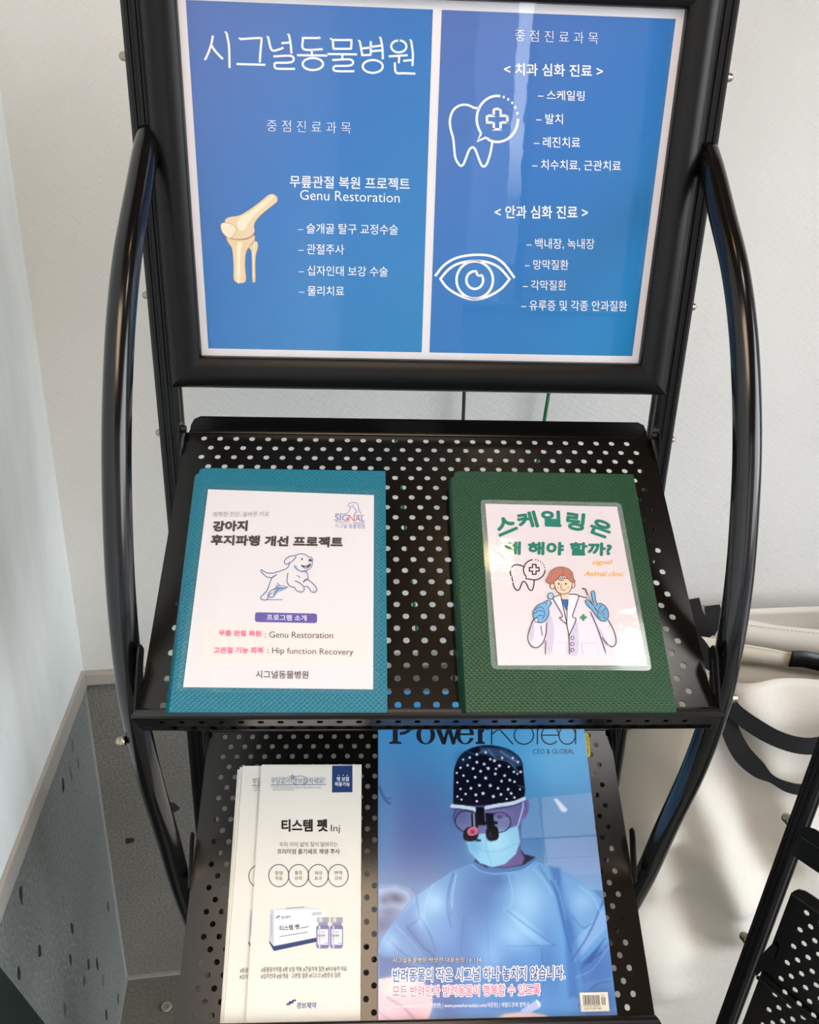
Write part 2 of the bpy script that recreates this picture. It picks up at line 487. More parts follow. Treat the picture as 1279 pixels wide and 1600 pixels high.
# front lip: upstand, turned-over top strip with mitred ends, perforated front
bm = bmesh.new()
bm_box(bm, -.2245, .2235, -.2842, -.2826, -.001, .0118)
roll = [(-.2826, .0112), (-.2832, .0128), (-.2848, .0137), (-.2872, .0136), (-.2892, .0126), (-.2904, .0108), (-.2908, .0086), (-.2898, .0086), (-.2840, .0104)]
prism_bm(bm, roll, lambda a, b_, t_: Vector((t_ * (.2250 + (-.2826 - a) * .7) - .0005, a, b_)), -1, 1)
perforated(bm, lambda x, s, d: Vector((x, -.2890 + d, .0100 - s)), -.2295, .2285, [.0120, .0120 + PITCH_S], [0, 1], .0012, -.2105, 28, .0, .0270)
bm_box(bm, -.2300, .2290, -.2905, -.2800, -.0160, -.0148)
me_lip = bpy.data.meshes.new('front_lip'); bm.normal_update(); bm.to_mesh(me_lip); bm.free(); me_lip.materials.append(m_shelf)
# slotted front bracket (lies in the plane of the shelf's side edge)
bm = bmesh.new()
slot = [(-.2700, .0060), (-.2440, .0175), (-.2432, .0152), (-.2690, .0036)]
out = [(-.2845, -.0020), (-.2845, .0075), (-.2460, .0245), (-.2385, .0262), (-.2345, .0225), (-.2340, .0130), (-.2420, .0095), (-.2640, -.0010)]
loops = [[Vector((a, b_, 0)) for a, b_ in out], [Vector((a, b_, 0)) for a, b_ in slot]]
flat = out + slot
va = [bm.verts.new((0, a, b_)) for a, b_ in flat]; vb = [bm.verts.new((.0016, a, b_)) for a, b_ in flat]
for t_ in geometry.tessellate_polygon(loops):
    bm.faces.new([va[i] for i in t_]); bm.faces.new([vb[i] for i in t_][::-1])
for ring_ in (list(range(len(out))), list(range(len(out), len(flat)))):
    for i in range(len(ring_)):
        a, b_ = ring_[i], ring_[(i + 1) % len(ring_)]; bm.faces.new((va[a], va[b_], vb[b_], vb[a]))
bmesh.ops.recalc_face_normals(bm, faces=bm.faces[:])
me_brk = bpy.data.meshes.new('front_bracket'); bm.normal_update(); bm.to_mesh(me_brk); bm.free(); me_brk.materials.append(m_blk)
bm = bmesh.new()
prism_bm(bm, [(.004, -.006), (.006, .010), (-.004, .019), (-.020, .010), (-.030, -.001)], lambda a, b_, t_: Vector((t_, a, b_)), 0, .0016)
r_ = bmesh.ops.create_cone(bm, cap_ends=True, segments=14, radius1=.0045, radius2=.0036, depth=.005, matrix=Matrix.Translation((.003, -.002, .007)) @ Matrix.Rotation(R(90), 4, 'Y'))
me_lug = bpy.data.meshes.new('rear_lug'); bm.normal_update(); bm.to_mesh(me_lug); bm.free(); me_lug.materials.append(m_blk)
def part_copy(name, me, parent, m=None):
    o = bpy.data.objects.new(name, me); COL.objects.link(o); o.parent = parent
    if m is not None: o.matrix_local = m
    return o
for z in SHELF_Z:
    sh = part_copy('shelf', me_shelf, None); own(sh, shelf_matrix(z))
    part_copy('rear_flange', me_flange, sh); part_copy('front_lip', me_lip, sh)
    for s in (-1, 1):
        part_copy('front_bracket', me_brk, sh, Matrix.Translation((-.2305 if s < 0 else .2285, 0 if z > -.2 else .120, 0)))
        part_copy('rear_lug', me_lug, sh, Matrix.Translation((-.2325, 0, 0)) if s < 0 else Matrix.Translation((.2315, 0, 0)) @ Matrix.Scale(-1, 4, (1, 0, 0)))

# acorn nuts on the outer faces
nut = lathe('acorn_nut', [(.0040, -.002), (.0058, -.002), (.0060, .0005), (.0058, .0026), (.0048, .0030), (.0050, .0048), (.0044, .0068), (.0028, .0085), (.0008, .0092)], m_nut, seg=16)
first = True
for y, z, bx in ((.003, .243, 0), (.006, .046, 0), (.008, -.0885, 0), (-.006, -.436, 0), (-.2105, -.262, 1)):
    for s in (-1, 1):
        if bx: z = -.288 if s < 0 else -.246
        o = nut if first else nut.copy()
        if not first: COL.objects.link(o)
        first = False
        x = s * (.2535 if bx and s < 0 else .2573)
        own(o, Matrix.Translation((x, y + (.010 if not bx else 0), z + Z0)) @ Matrix.Rotation(s * R(90), 4, 'Y') @ Matrix.Scale(.74, 4))

# poster frame: backing board, four mitred rails, clear cover
fr = box('poster_frame', (-.232, .232, .003, .0060, -.028, .312), m_blk)
own(fr, Matrix.Translation((0, 0, Z0)))
prof = [(0.0, .002), (0.0, -.0050), (.0012, -.0066), (.005, -.0088), (.010, -.0112), (.016, -.0122), (.022, -.0110), (.027, -.0075), (.0300, -.0025), (.0312, .0030), (.0312, .0060), (0.0, .0060)]
IN = (-.2100, .2100, -.0068, .2910)
def rail(side):
    v, f = [], []
    k = len(prof)
    for end in (0, 1):
        for d, y in prof:
            if side == 'b': p = ((IN[0] - d) if not end else (IN[1] + d), y, IN[2] - d)
            if side == 't': p = ((IN[0] - d) if not end else (IN[1] + d), y, IN[3] + d)
            if side == 'l': p = (IN[0] - d, y, (IN[2] - d) if not end else (IN[3] + d))
            if side == 'r': p = (IN[1] + d, y, (IN[2] - d) if not end else (IN[3] + d))
            v.append(p)
    for i in range(k):
        f.append((i, (i + 1) % k, k + (i + 1) % k, k + i))
    f.append(tuple(range(k))[::-1]); f.append(tuple(range(k, 2 * k)))
    o = mesh('rail', v, f, m_frame, fr)
    b_ = bmesh.new(); b_.from_mesh(o.data); bmesh.ops.recalc_face_normals(b_, faces=b_.faces[:]); b_.to_mesh(o.data); b_.free()
    for p in o.data.polygons: p.use_smooth = len(p.vertices) == 4
    try:
        o.data.set_sharp_from_angle(angle=R(50))
    except Exception: pass
    return o
for s in 'lrtb': rail(s)
t_, n, l, b = None, None, None, None
def clear_film(name, tint=(1, 1, 1, 1), milky=0.0, rough=.03, bump=0.0, milk_col=(.8, .85, .82, 1), scale=30, ior=1.5):
    m = bpy.data.materials.new(name); m.use_nodes = True
    t = m.node_tree; t.nodes.clear(); n = t.nodes; l = t.links
    out = n.new('ShaderNodeOutputMaterial'); tr = n.new('ShaderNodeBsdfTransparent'); gl = n.new('ShaderNodeBsdfGlossy'); fr_ = n.new('ShaderNodeFresnel')
    mx = n.new('ShaderNodeMixShader'); tr.inputs[0].default_value = tint; gl.inputs['Roughness'].default_value = rough; fr_.inputs['IOR'].default_value = ior
    geo = n.new('ShaderNodeNewGeometry'); 
    src = tr.outputs[0]
    if milky:
        df = n.new('ShaderNodeBsdfDiffuse'); df.inputs[0].default_value = milk_col
        m2 = n.new('ShaderNodeMixShader'); m2.inputs[0].default_value = milky; l.new(tr.outputs[0], m2.inputs[1]); l.new(df.outputs[0], m2.inputs[2]); src = m2.outputs[0]
    # only the outer face mirrors
    mul = n.new('ShaderNodeMath'); mul.operation = 'MULTIPLY'; inv = n.new('ShaderNodeMath'); inv.operation = 'SUBTRACT'; inv.inputs[0].default_value = 1
    l.new(geo.outputs['Backfacing'], inv.inputs[1]); l.new(fr_.outputs[0], mul.inputs[0]); l.new(inv.outputs[0], mul.inputs[1])
    l.new(mul.outputs[0], mx.inputs[0]); l.new(src, mx.inputs[1]); l.new(gl.outputs[0], mx.inputs[2]); l.new(mx.outputs[0], out.inputs[0])
    if bump:
        tc = n.new('ShaderNodeTexCoord'); nz = n.new('ShaderNodeTexNoise'); nz.inputs['Scale'].default_value = scale; nz.inputs['Detail'].default_value = 4
        l.new(tc.outputs['Object'], nz.inputs['Vector'])
        bp = n.new('ShaderNodeBump'); bp.inputs['Strength'].default_value = bump; bp.inputs['Distance'].default_value = .002
        l.new(nz.outputs['Fac'], bp.inputs['Height']); l.new(bp.outputs[0], gl.inputs['Normal']); l.new(bp.outputs[0], fr_.inputs['Normal'])
    return m
m_cover = clear_film('clear_cover', (1, 1, 1, 1), 0, .015, .10, scale=9)
mesh('cover_pane', [(IN[0] - .001, -.0040, IN[2] - .001), (IN[1] + .001, -.0040, IN[2] - .001), (IN[1] + .001, -.0040, IN[3] + .001), (IN[0] - .001, -.0040, IN[3] + .001)], [(0, 1, 2, 3)], m_cover, fr)
# ------------------------------------------------------------------ the poster (two printed pages side by side)
M_POST = Matrix.Translation((0, .0022, Z0 - .0065)) @ Matrix.Rotation(R(90), 4, 'X')     # local x right, y up, z to the viewer
poster = empty('poster', M_POST)
tag(poster, 'blue two-panel animal clinic poster with white lettering held in the black frame', 'poster')
m_paper = mat('white_paper', C(226, 223, 227), .6, .3)
paper = box('paper', (-.2098, .2098, -.0002, .2975, 0, .0004), m_paper, poster)
HP = .0006
sp = Sheet(M_POST, HP)
m_blue = mat('poster_blue', C(52, 128, 196), .4, .3)
t, n, l, b, vec = tex_chain(m_blue)
sx = n.new('ShaderNodeSeparateXYZ'); l.new(vec, sx.inputs[0])
def blue_panel(name, x_from, x_to):
    m = mat(name, C(52, 128, 196), .4, .3)
    t, n, l, b, vec = tex_chain(m)
    sx = n.new('ShaderNodeSeparateXYZ'); l.new(vec, sx.inputs[0])
    mu = n.new('ShaderNodeMapRange'); mu.inputs[1].default_value = x_from; mu.inputs[2].default_value = x_to; l.new(sx.outputs[0], mu.inputs[0])
    mv = n.new('ShaderNodeMapRange'); mv.inputs[1].default_value = .29; mv.inputs[2].default_value = .0; l.new(sx.outputs[1], mv.inputs[0])
    a = n.new('ShaderNodeMath'); a.operation = 'MULTIPLY'; a.inputs[1].default_value = .45; l.new(mu.outputs[0], a.inputs[0])
    c = n.new('ShaderNodeMath'); c.operation = 'MULTIPLY_ADD'; c.inputs[1].default_value = .55; l.new(mv.outputs[0], c.inputs[0]); l.new(a.outputs[0], c.inputs[2])
    l.new(ramp(n, l, c.outputs[0], [(0, C(74, 104, 174)), (.45, C(34, 110, 184)), (1, C(20, 126, 186))]), b.inputs['Base Color'])
    return m
PA = Art(sp); w_ = ink(246, 246, 248)
# each blue panel as one sheet-local rectangle
def rect_local(art, x0, x1, y0, y1, m, layer):
    b0 = len(art.v); k = art.m_index(m)
    for x, y in ((x0, y0), (x1, y0), (x1, y1), (x0, y1)): art.v.append((x, y, art.s.h + layer * art.EPS))
    art.f.append((b0, b0 + 1, b0 + 2, b0 + 3)); art.mi.append(k)
rect_local(PA, -.203, -.0012, .0065, .2905, blue_panel('left_panel_blue', -.203, 0), 0)
rect_local(PA, .0062, .203, .0065, .2905, blue_panel('right_panel_blue', 0, .203), 0)
T = PA.text
Q = Art(sp, (280, 0), 3.1975)
def brush(*lines, wd=10.5):
    for ln in lines: Q.stroke(ln, wd, w_, 2, 5 if len(ln) > 2 else 0)
def tick(x, y, k=1): Q.poly([(x - 9 * k, y - 4), (x + 2, y - 7), (x + 9 * k, y + 4), (x + 2, y + 6)], w_, 2)
# the clinic's name in a thin brush-like serif, one stroke after the other
brush([(168, 178), (160, 220), (146, 262), (128, 300)], [(160, 226), (180, 256), (218, 296)], [(236, 166), (248, 230), (251, 340)]); tick(232, 163)
brush([(302, 196), (400, 190), (410, 200), (405, 260), (402, 312)], [(286, 320), (430, 324)]); tick(404, 194); tick(302, 194)
brush([(444, 188), (462, 250), (500, 246), (520, 238)], [(510, 216), (556, 212)], [(548, 176), (556, 220), (560, 268)], [(470, 282), (560, 280), (562, 310), (478, 314)], [(476, 314), (480, 340), (520, 344), (578, 344)]); tick(545, 174); tick(442, 186)
brush([(612, 190), (704, 190)], [(618, 190), (622, 246), (716, 246)], [(662, 248), (662, 276)], [(588, 276), (738, 278)]); Q.ring((667, 320), 51, 30, 10.5, w_, 2); tick(700, 188)
brush([(764, 200), (864, 200)], [(766, 198), (770, 246)], [(860, 198), (858, 246)], [(770, 244), (858, 244)], [(740, 270), (888, 272)], [(814, 272), (814, 296)], [(764, 300), (856, 298), (858, 326), (774, 330)], [(772, 330), (778, 354), (874, 356)]); tick(758, 196)
brush([(902, 208), (914, 280)], [(956, 206), (956, 274)], [(914, 242), (956, 238)], [(914, 276), (958, 274)], [(958, 234), (1008, 228)], [(960, 256), (1010, 252)], [(1006, 192), (1014, 240), (1016, 296)]); Q.ring((966, 332), 50, 32, 10.5, w_, 2); tick(1003, 190); tick(899, 206)
Q.ring((1096, 232), 38, 30, 10.5, w_, 2); brush([(1046, 282), (1140, 276)], [(1098, 282), (1096, 316)], [(1118, 304), (1160, 300)], [(1158, 206), (1166, 270), (1164, 330)], [(1076, 312), (1082, 362), (1120, 366), (1178, 368)]); tick(1155, 203); tick(1096, 203, .7)
T('중 점 진 료 과 목', (417, 205), (548, 209), (417, 187), w_, 2, -.014)
T('무릎관절 복원 프로젝트', (452.6, 293), (640, 297.2), (452.6, 274), w_, 2, .006)
T('Genu Restoration', (468.6, 312), (624, 316.6), (468.6, 296.6), w_, 2, -.006)
T('– 슬개골 탈구 교정수술', (465, 364.5), (621.5, 367), (465, 348.5), w_)
T('– 관절주사', (465.8, 397), (537.4, 398), (465.8, 381), w_)
T('– 십자인대 보강 수술', (466.4, 430.2), (605.6, 432.4), (466.4, 414.6), w_)
T('– 물리치료', (467, 462), (537.4, 462.6), (467, 446.6), w_)
T('중 점 진 료 과 목', (804.5, 64), (934, 68.8), (804.5, 46), w_, 2, -.014)
T('< 치과 심화 진료 >', (787, 117.5), (941.5, 121), (787, 98), w_, 2, .012)
T('– 스케일링', (839.8, 155.8), (912.7, 157.8), (839.8, 140.2), w_, 2, .004)
T('– 발치', (837, 193.3), (879, 194.2), (837, 177), w_, 2, .004)
T('– 레진치료', (833.6, 230.2), (906, 231.2), (833.6, 213.4), w_, 2, .004)
T('– 치수치료, 근관치료', (831, 265.8), (969.6, 268), (831, 249), w_, 2, .004)
T('< 안과 심화 진료 >', (772.6, 341.2), (918, 342), (772.6, 321), w_, 2, .012)
T('– 백내장, 녹내장', (822, 389.4), (928.3, 390), (822, 372.2), w_)
T('– 망막질환', (819.5, 420.8), (887.7, 421.6), (819.5, 405.4), w_)
T('– 각막질환', (816.4, 453.4), (884.2, 453.6), (816.4, 437.6), w_)
T('– 유루증 및 각종 안과질환', (813.9, 485), (979, 486.4), (813.9, 468.6), w_)
# the knee joint (zoomed coordinates: offset 280,260, scale 3.1975)
B = Art(sp, (280, 260), 3.1975)
bone, bone_l, bone_d = ink(228, 204, 166), ink(243, 228, 200), ink(196, 158, 118)
femur = [(228, 275), (246, 255), (300, 245), (345, 220), (400, 180), (442, 145), (466, 138), (486, 150), (490, 172), (476, 187), (440, 215), (405, 245), (380, 275), (373, 300), (376, 325), (360, 346), (335, 358), (300, 363), (262, 358), (238, 330)]
tibia = [(234, 350), (265, 360), (300, 365), (340, 360), (372, 343), (377, 360), (368, 382), (350, 402), (338, 418), (330, 445), (328, 500), (330, 576), (276, 573), (272, 500), (268, 440), (262, 405), (245, 380)]
fib = [(350, 402), (372, 374), (389, 377), (393, 396), (389, 418), (382, 445), (379, 500), (380, 571), (366, 573), (364, 500), (362, 440), (358, 418)]
pat = [(208, 292), (224, 281), (255, 285), (278, 300), (283, 320), (270, 345), (255, 358), (236, 350), (214, 325)]
B.poly(fib, bone, 1, 4); B.stroke(fib, 2.5, bone_d, 2, 4, True); B.stroke([(376, 382), (372, 440), (370, 560)], 5, bone_l, 2)
B.poly(tibia, bone, 2, 3); B.stroke([(234, 352), (265, 362), (300, 367), (340, 362), (372, 346)], 5, bone_d, 3); B.poly([(290, 380), (315, 385), (306, 430), (304, 570), (288, 570), (288, 440)], bone_l, 3, 4)
B.stroke(tibia, 2.5, bone_d, 3, 3, True)
B.poly(femur, bone, 4, 4); B.stroke(femur, 2.2, bone_d, 5, 4, True)
B.poly([(300, 258), (350, 232), (410, 186), (452, 153), (472, 152), (440, 185), (390, 228), (350, 275), (320, 320), (290, 300)], bone_l, 5, 4)
B.poly(pat, bone_l, 6, 4); B.stroke(pat, 3, bone_d, 7, 4, True); B.stroke([(255, 290), (270, 312), (262, 340)], 3, bone, 7)
# tooth with the speech bubble
K = Art(sp, (660, 0), 3.1975)
K.stroke([(284, 541), (258, 539), (235, 528), (210, 523), (178, 530), (150, 555), (136, 600), (140, 645), (152, 690), (157, 735), (164, 790), (186, 826), (202, 822), (217, 788), (233, 748), (250, 736), (264, 750), (279, 790), (297, 829), (317, 824), (334, 780), (343, 740), (347, 712)], 11, w_, 2, 5)
K.ring((373, 594), 103, 115, 12, w_, 2, 0, 117); K.ring((373, 594), 103, 115, 12, w_, 2, 143, 278)
K.stroke([(290, 660), (290, 672), (272, 706), (318, 686)], 11, w_, 2, 0); K.stroke([(318, 690), (330, 694)], 11, w_, 2, 0)
for a_ in (-72, -58, -44, -30, -14):
    cx, cy = 373 + 103 * math.cos(R(a_)), 594 + 115 * math.sin(R(a_)); K.poly([(cx - 6, cy - 5), (cx + 4, cy - 7), (cx + 6, cy + 5), (cx - 4, cy + 7)], w_, 2)
def plus(cx, cy, L_, A_):
    return [(cx - A_, cy - L_), (cx + A_, cy - L_), (cx + A_, cy - A_), (cx + L_, cy - A_), (cx + L_, cy + A_), (cx + A_, cy + A_), (cx + A_, cy + L_), (cx - A_, cy + L_), (cx - A_, cy + A_), (cx - L_, cy + A_), (cx - L_, cy - A_), (cx - A_, cy - A_)]
def outline(art, pts, wd, m, layer):
    k = len(pts)
    for i in range(k):
        a, c = Vector(pts[i]).to_3d(), Vector(pts[(i + 1) % k]).to_3d(); d = (c - a).normalized() * wd / 2
        art.stroke([(a - d)[:2], (c + d)[:2]], wd, m, layer, 0)
outline(K, plus(372, 595, 51, 17), 12, w_, 2)
# eye
E_ = Art(sp, (660, 290), 3.1975)
E_.stroke([(62, 452), (108, 397), (170, 361), (255, 346), (340, 352), (402, 387), (459, 461)], 12, w_, 2, 6)
E_.stroke([(85, 470), (128, 420), (180, 389), (255, 377), (325, 383), (385, 412), (437, 470)], 12, w_, 2, 6)
E_.stroke([(85, 462), (125, 512), (190, 551), (255, 568), (320, 556), (390, 517), (437, 464)], 12, w_, 2, 6)
E_.ring((260, 471), 91, 93, 12, w_, 2)
E_.ring((260, 472), 42, 44, 12, w_, 2, -20, 285); E_.stroke([(272, 430), (270, 440), (280, 450), (295, 448), (299, 456)], 11, w_, 2, 4)
for k_ in (Q, B, K, E_):
    base = len(PA.v); PA.v += k_.v
    idx = [PA.m_index(m) for m in k_.mats]
    PA.f += [tuple(base + i for i in f) for f in k_.f]; PA.mi += [idx[i] for i in k_.mi]
PA.print_on(paper)
# ------------------------------------------------------------------ the two clear-file binders on the upper shelf
def woven_plastic(name, col):
    m = mat(name, col, .38, .45)
    t, n, l, b, vec = tex_chain(m)
    mp_ = n.new('ShaderNodeMapping'); mp_.inputs['Rotation'].default_value = (0, 0, R(45)); l.new(vec, mp_.inputs[0])
    hs = []
    for d in ('X', 'Y'):
        wv = n.new('ShaderNodeTexWave'); wv.wave_type = 'BANDS'; wv.bands_direction = d; wv.inputs['Scale'].default_value = 105; wv.inputs['Distortion'].default_value = 0
        l.new(mp_.outputs[0], wv.inputs['Vector']); hs.append(wv.outputs['Fac'])
    mu = n.new('ShaderNodeMath'); mu.operation = 'MULTIPLY'; l.new(hs[0], mu.inputs[0]); l.new(hs[1], mu.inputs[1])
    add_bump(m, mu.outputs[0], .5, .0006)
    return m
m_teal = woven_plastic('teal_polypropylene', C(20, 112, 134))
m_green = woven_plastic('green_polypropylene', C(28, 70, 46))
m_teal_s = mat('teal_smooth_plastic', C(18, 112, 136), .35, .45)
m_green_s = mat('green_smooth_plastic', C(22, 60, 40), .35, .45)
m_pockets = mat('clear_pocket_pages', C(205, 210, 212), .3, .5)
m_film = clear_film('clear_pocket_film', (1, 1, 1, 1), .02, .12, .25, (.9, .9, .9, 1), 14)
m_lam = clear_film('laminating_film', (.95, .97, .96, 1), .16, .10, 0, (.66, .76, .72, 1), 26)
m_lamtop = clear_film('laminate_gloss', (1, 1, 1, 1), 0, .05, .30, (.9, .9, .9, 1), 26)

M_SH1 = shelf_matrix(SHELF_Z[0])
TH = .0165
def binder(name, label, corners, m_tex, m_smooth):
    """corners: TL, TR, BR, BL of the front cover in the photograph"""
    root_sheet = Sheet(M_SH1, TH)
    P = [root_sheet.px(c) for c in corners]
    o0 = (P[3] + P[2]) / 2
    M = M_SH1 @ Matrix.Translation((o0.x, o0.y, .0008))
    root = empty(name, M); tag(root, label, 'binder', 'document binders on the upper shelf')
    q = [(p.x - o0.x, p.y - o0.y) for p in P]
    up = lambda a, b_, t_: Vector((a, b_, t_))
    t = TH - .0008
    # front cover: rounded at the spine-side top corner
    TL, TR, BR, BL = [Vector((a[0], a[1], 0)) for a in q]
    def lerp(a, b_, k): return a + (b_ - a) * k
    cov = [BL, BR, TR]
    for k in (.035, .02, .009, .002): pass
    r1 = lerp(TL, TR, .035); r2 = lerp(TL, BL, .03)
    cov += [r1, r1 * .35 + TL * .5 + r2 * .15, r1 * .15 + TL * .5 + r2 * .35, r2]
    prism('front_cover', [(p.x, p.y) for p in cov], up, t - .0011, t, m_tex, root)
    prism('back_cover', [(p.x, p.y) for p in (BL, BR, TR, TL)], up, 0, .0011, m_tex, root)
    ins = .006
    pg = [(BL.x + .002, BL.y + .003), (BR.x - ins, BR.y + .003), (TR.x - ins, TR.y - ins), (TL.x + .002, TL.y - ins)]
    prism('pocket_pages', pg, up, .0014, t - .0014, m_pockets, root)
    # rounded spine
    v, f = [], []
    n_ = 9
    for end in (BL, r2):
        for k in range(n_):
            a = math.pi * (k / (n_ - 1)) - math.pi / 2
            v.append((end.x - .0050 * math.cos(a) + .0004, end.y, t / 2 + t / 2 * math.sin(a)))
    for k in range(n_ - 1): f.append((k, k + 1, n_ + k + 1, n_ + k))
    f.append(tuple(range(n_))); f.append(tuple(range(n_, 2 * n_))[::-1])
    o = mesh('spine', v, f, m_smooth, root, True)
    return root, M, t
up_ = lambda a, b_, t_: Vector((a, b_, t_))
def quad_prism(name, sh, corners, m, parent, th=.0003, rad=0.0):
    P = [sh.px(c) for c in corners]
    pts = [(p.x, p.y) for p in P]
    if rad:
        out = []
        for i in range(4):
            a, b_, c = [Vector((pts[j % 4][0], pts[j % 4][1], 0)) for j in (i - 1, i, i + 1)]
            p0 = b_ + (a - b_).normalized() * rad; p1 = b_ + (c - b_).normalized() * rad
            for j in range(7):
                k = j / 6; z_ = p0 * (1 - k) ** 2 + b_ * 2 * k * (1 - k) + p1 * k * k; out.append((z_.x, z_.y))
        pts = out
    return prism(name, pts, up_, sh.h - th, sh.h, m, parent)

# --- teal
tb, M, t = binder('binder', 'teal binder with a white puppy programme sheet on its cover', [(311, 731), (602, 736), (605, 1113), (264, 1113)], m_teal, m_teal_s)
sh = Sheet(M, t + .0006)
lab = quad_prism('cover_sheet', sh, [(325, 764.5), (584, 773.6), (582.6, 1077), (286, 1073.5)], m_paper, tb, .0004)
A = Art(sh, (250, 700), 3.2795)
pale = ink(232, 224, 222); dk = ink(66, 58, 58); gy = ink(120, 112, 116); navy = ink(58, 92, 150); pk = ink(240, 128, 152); vio = ink(96, 84, 164); wh = ink(246, 246, 248); rd = ink(226, 120, 124); lb = ink(112, 128, 186)
A.poly([(216, 888), (1052, 894), (1052, 1120), (205, 1112)], pale, 1)
A.text('정확한 진단, 올바른 치료', (272, 353), (557, 352), (274, 327), gy, 2, -.006)
A.text('강아지', (268, 430), (447, 427), (272, 374), dk, 2, fat=3.2)
A.text('후지파행 개선 프로젝트', (258, 499), (935, 511), (262, 444), dk, 2, fat=3.0)
A.text('SIG', (895, 373), (962, 374), (896, 342), lb, 2, .004); A.text('N', (964, 377), (996, 377), (965, 342), rd, 2, .004); A.text('AL', (998, 376), (1047, 378), (999, 345), lb, 2, .004)
A.stroke([(895, 338), (945, 338), (958, 336), (970, 318), (974, 302)], 3, lb, 2); A.stroke([(974, 302), (963, 296), (972, 283), (990, 280), (1008, 284), (1016, 300), (1018, 318), (1029, 338)], 3, lb, 2)
A.stroke([(976, 303), (985, 300), (990, 290)], 3, lb, 2); A.stroke([(990, 302), (1004, 318), (1006, 328), (996, 338)], 3, lb, 2)
A.stroke([(998, 346), (1048, 346)], 3, rd, 2, 0); A.stroke([(895, 379), (968, 380), (969, 360)], 3, rd, 2, 0); A.stroke([(990, 384), (1047, 386)], 3, lb, 2, 0)
A.text('시그널 동물병원', (895, 410), (1048, 414), (895, 386), lb, 2, .0)
# the running puppy
S_ = lambda pts, wd=4, c=False: A.stroke(pts, wd, navy, 3, 4, c)
A.poly([(598, 700), (625, 715), (655, 712), (640, 726), (600, 742), (585, 760), (578, 748)], ink(150, 176, 208), 2, 4)
A.poly([(690, 600), (700, 625), (735, 640), (755, 640), (745, 625), (715, 628), (700, 605)], ink(176, 196, 220), 2, 4)
S_([(598, 648), (575, 664), (550, 662), (530, 648), (516, 630), (522, 626), (545, 640), (575, 642), (605, 634), (645, 620), (660, 602), (664, 586)], 4)
S_([(692, 552), (664, 556), (642, 572), (637, 590), (650, 596), (670, 586), (690, 568), (697, 556)], 4); S_([(692, 552), (716, 543), (742, 546), (760, 558), (778, 564), (781, 575), (768, 582)], 3.5)
S_([(780, 578), (779, 598), (768, 618), (746, 629), (722, 632), (700, 622), (686, 604)], 3.5)
A.poly([(720, 600), (748, 604), (770, 592), (771, 604), (752, 619), (735, 615)], ink(52, 74, 120), 3, 3); A.poly([(738, 610), (752, 607), (752, 617), (742, 617)], ink(206, 130, 140), 4, 3)
A.ellipse((769, 576), 9, 7, ink(52, 74, 120), 3); A.ellipse((727, 570), 5, 5, ink(52, 74, 120), 3)
S_([(746, 629), (757, 652), (756, 674), (733, 686)], 3.5); S_([(655, 640), (650, 680), (662, 706), (688, 716), (700, 732), (722, 740), (738, 728), (732, 706), (708, 688), (690, 682)], 4)
S_([(732, 690), (748, 672), (772, 686), (796, 710), (803, 730), (790, 741), (772, 734), (758, 712), (738, 710)], 4); S_([(700, 655), (715, 660), (712, 668)], 3)
S_([(655, 712), (630, 718), (604, 724), (592, 745), (580, 764), (562, 766), (560, 754), (572, 742)], 4); S_([(596, 650), (572, 668), (560, 700), (545, 735), (520, 760), (517, 775), (540, 780), (552, 770), (556, 745), (580, 724), (606, 716)], 4)
S_([(600, 690), (615, 705), (640, 708)], 3); S_([(548, 778), (628, 778)], 3)
S_([(716, 728), (720, 738)], 2.5); S_([(785, 728), (787, 738)], 2.5)
A.rrect([(487, 842), (804, 849), (804, 898), (486, 892)], 14, vio, 2)
A.text('프로그램 소개', (547, 883), (750, 887), (547, 853), wh, 3, .004)
A.text('무릎 관절 복원', (300, 964), (518, 967), (300, 933), pk, 2, fat=1.6); A.text(': Genu Restoration', (537, 972), (886, 976), (537, 940), dk, 2, .0)
A.text('고관절 기능 회복', (273, 1054), (530, 1054), (274, 1020), pk, 2, fat=1.6); A.text(': Hip function Recovery', (550, 1062), (990, 1070), (550, 1022), dk, 2, .0)
A.text('시그널동물병원', (490, 1180), (760, 1183), (490, 1140), dk, 2, .012)
A.print_on(lab)
# clear pocket over the sheet, lifting a little along its left edge
shp = Sheet(M, t + .0016)
P = [shp.px(c) for c in [(318, 757), (592, 766), (592, 1084), (276, 1081)]]
v, f = [], []
NX, NY = 24, 12
for j in range(NY + 1):
    for i in range(NX + 1):
        u, s_ = i / NX, j / NY
        a = P[0].lerp(P[1], u).lerp(P[3].lerp(P[2], u), s_)
        v.append((a.x, a.y, shp.h + .0022 * math.exp(-((u - .04) / .05) ** 2) * s_ + .0012 * math.exp(-((u - .97) / .03) ** 2)))
for j in range(NY):
    for i in range(NX):
        k = j * (NX + 1) + i; f.append((k + NX + 1, k + NX + 2, k + 1, k))
mesh('clear_pocket', v, f, m_film, tb, True)

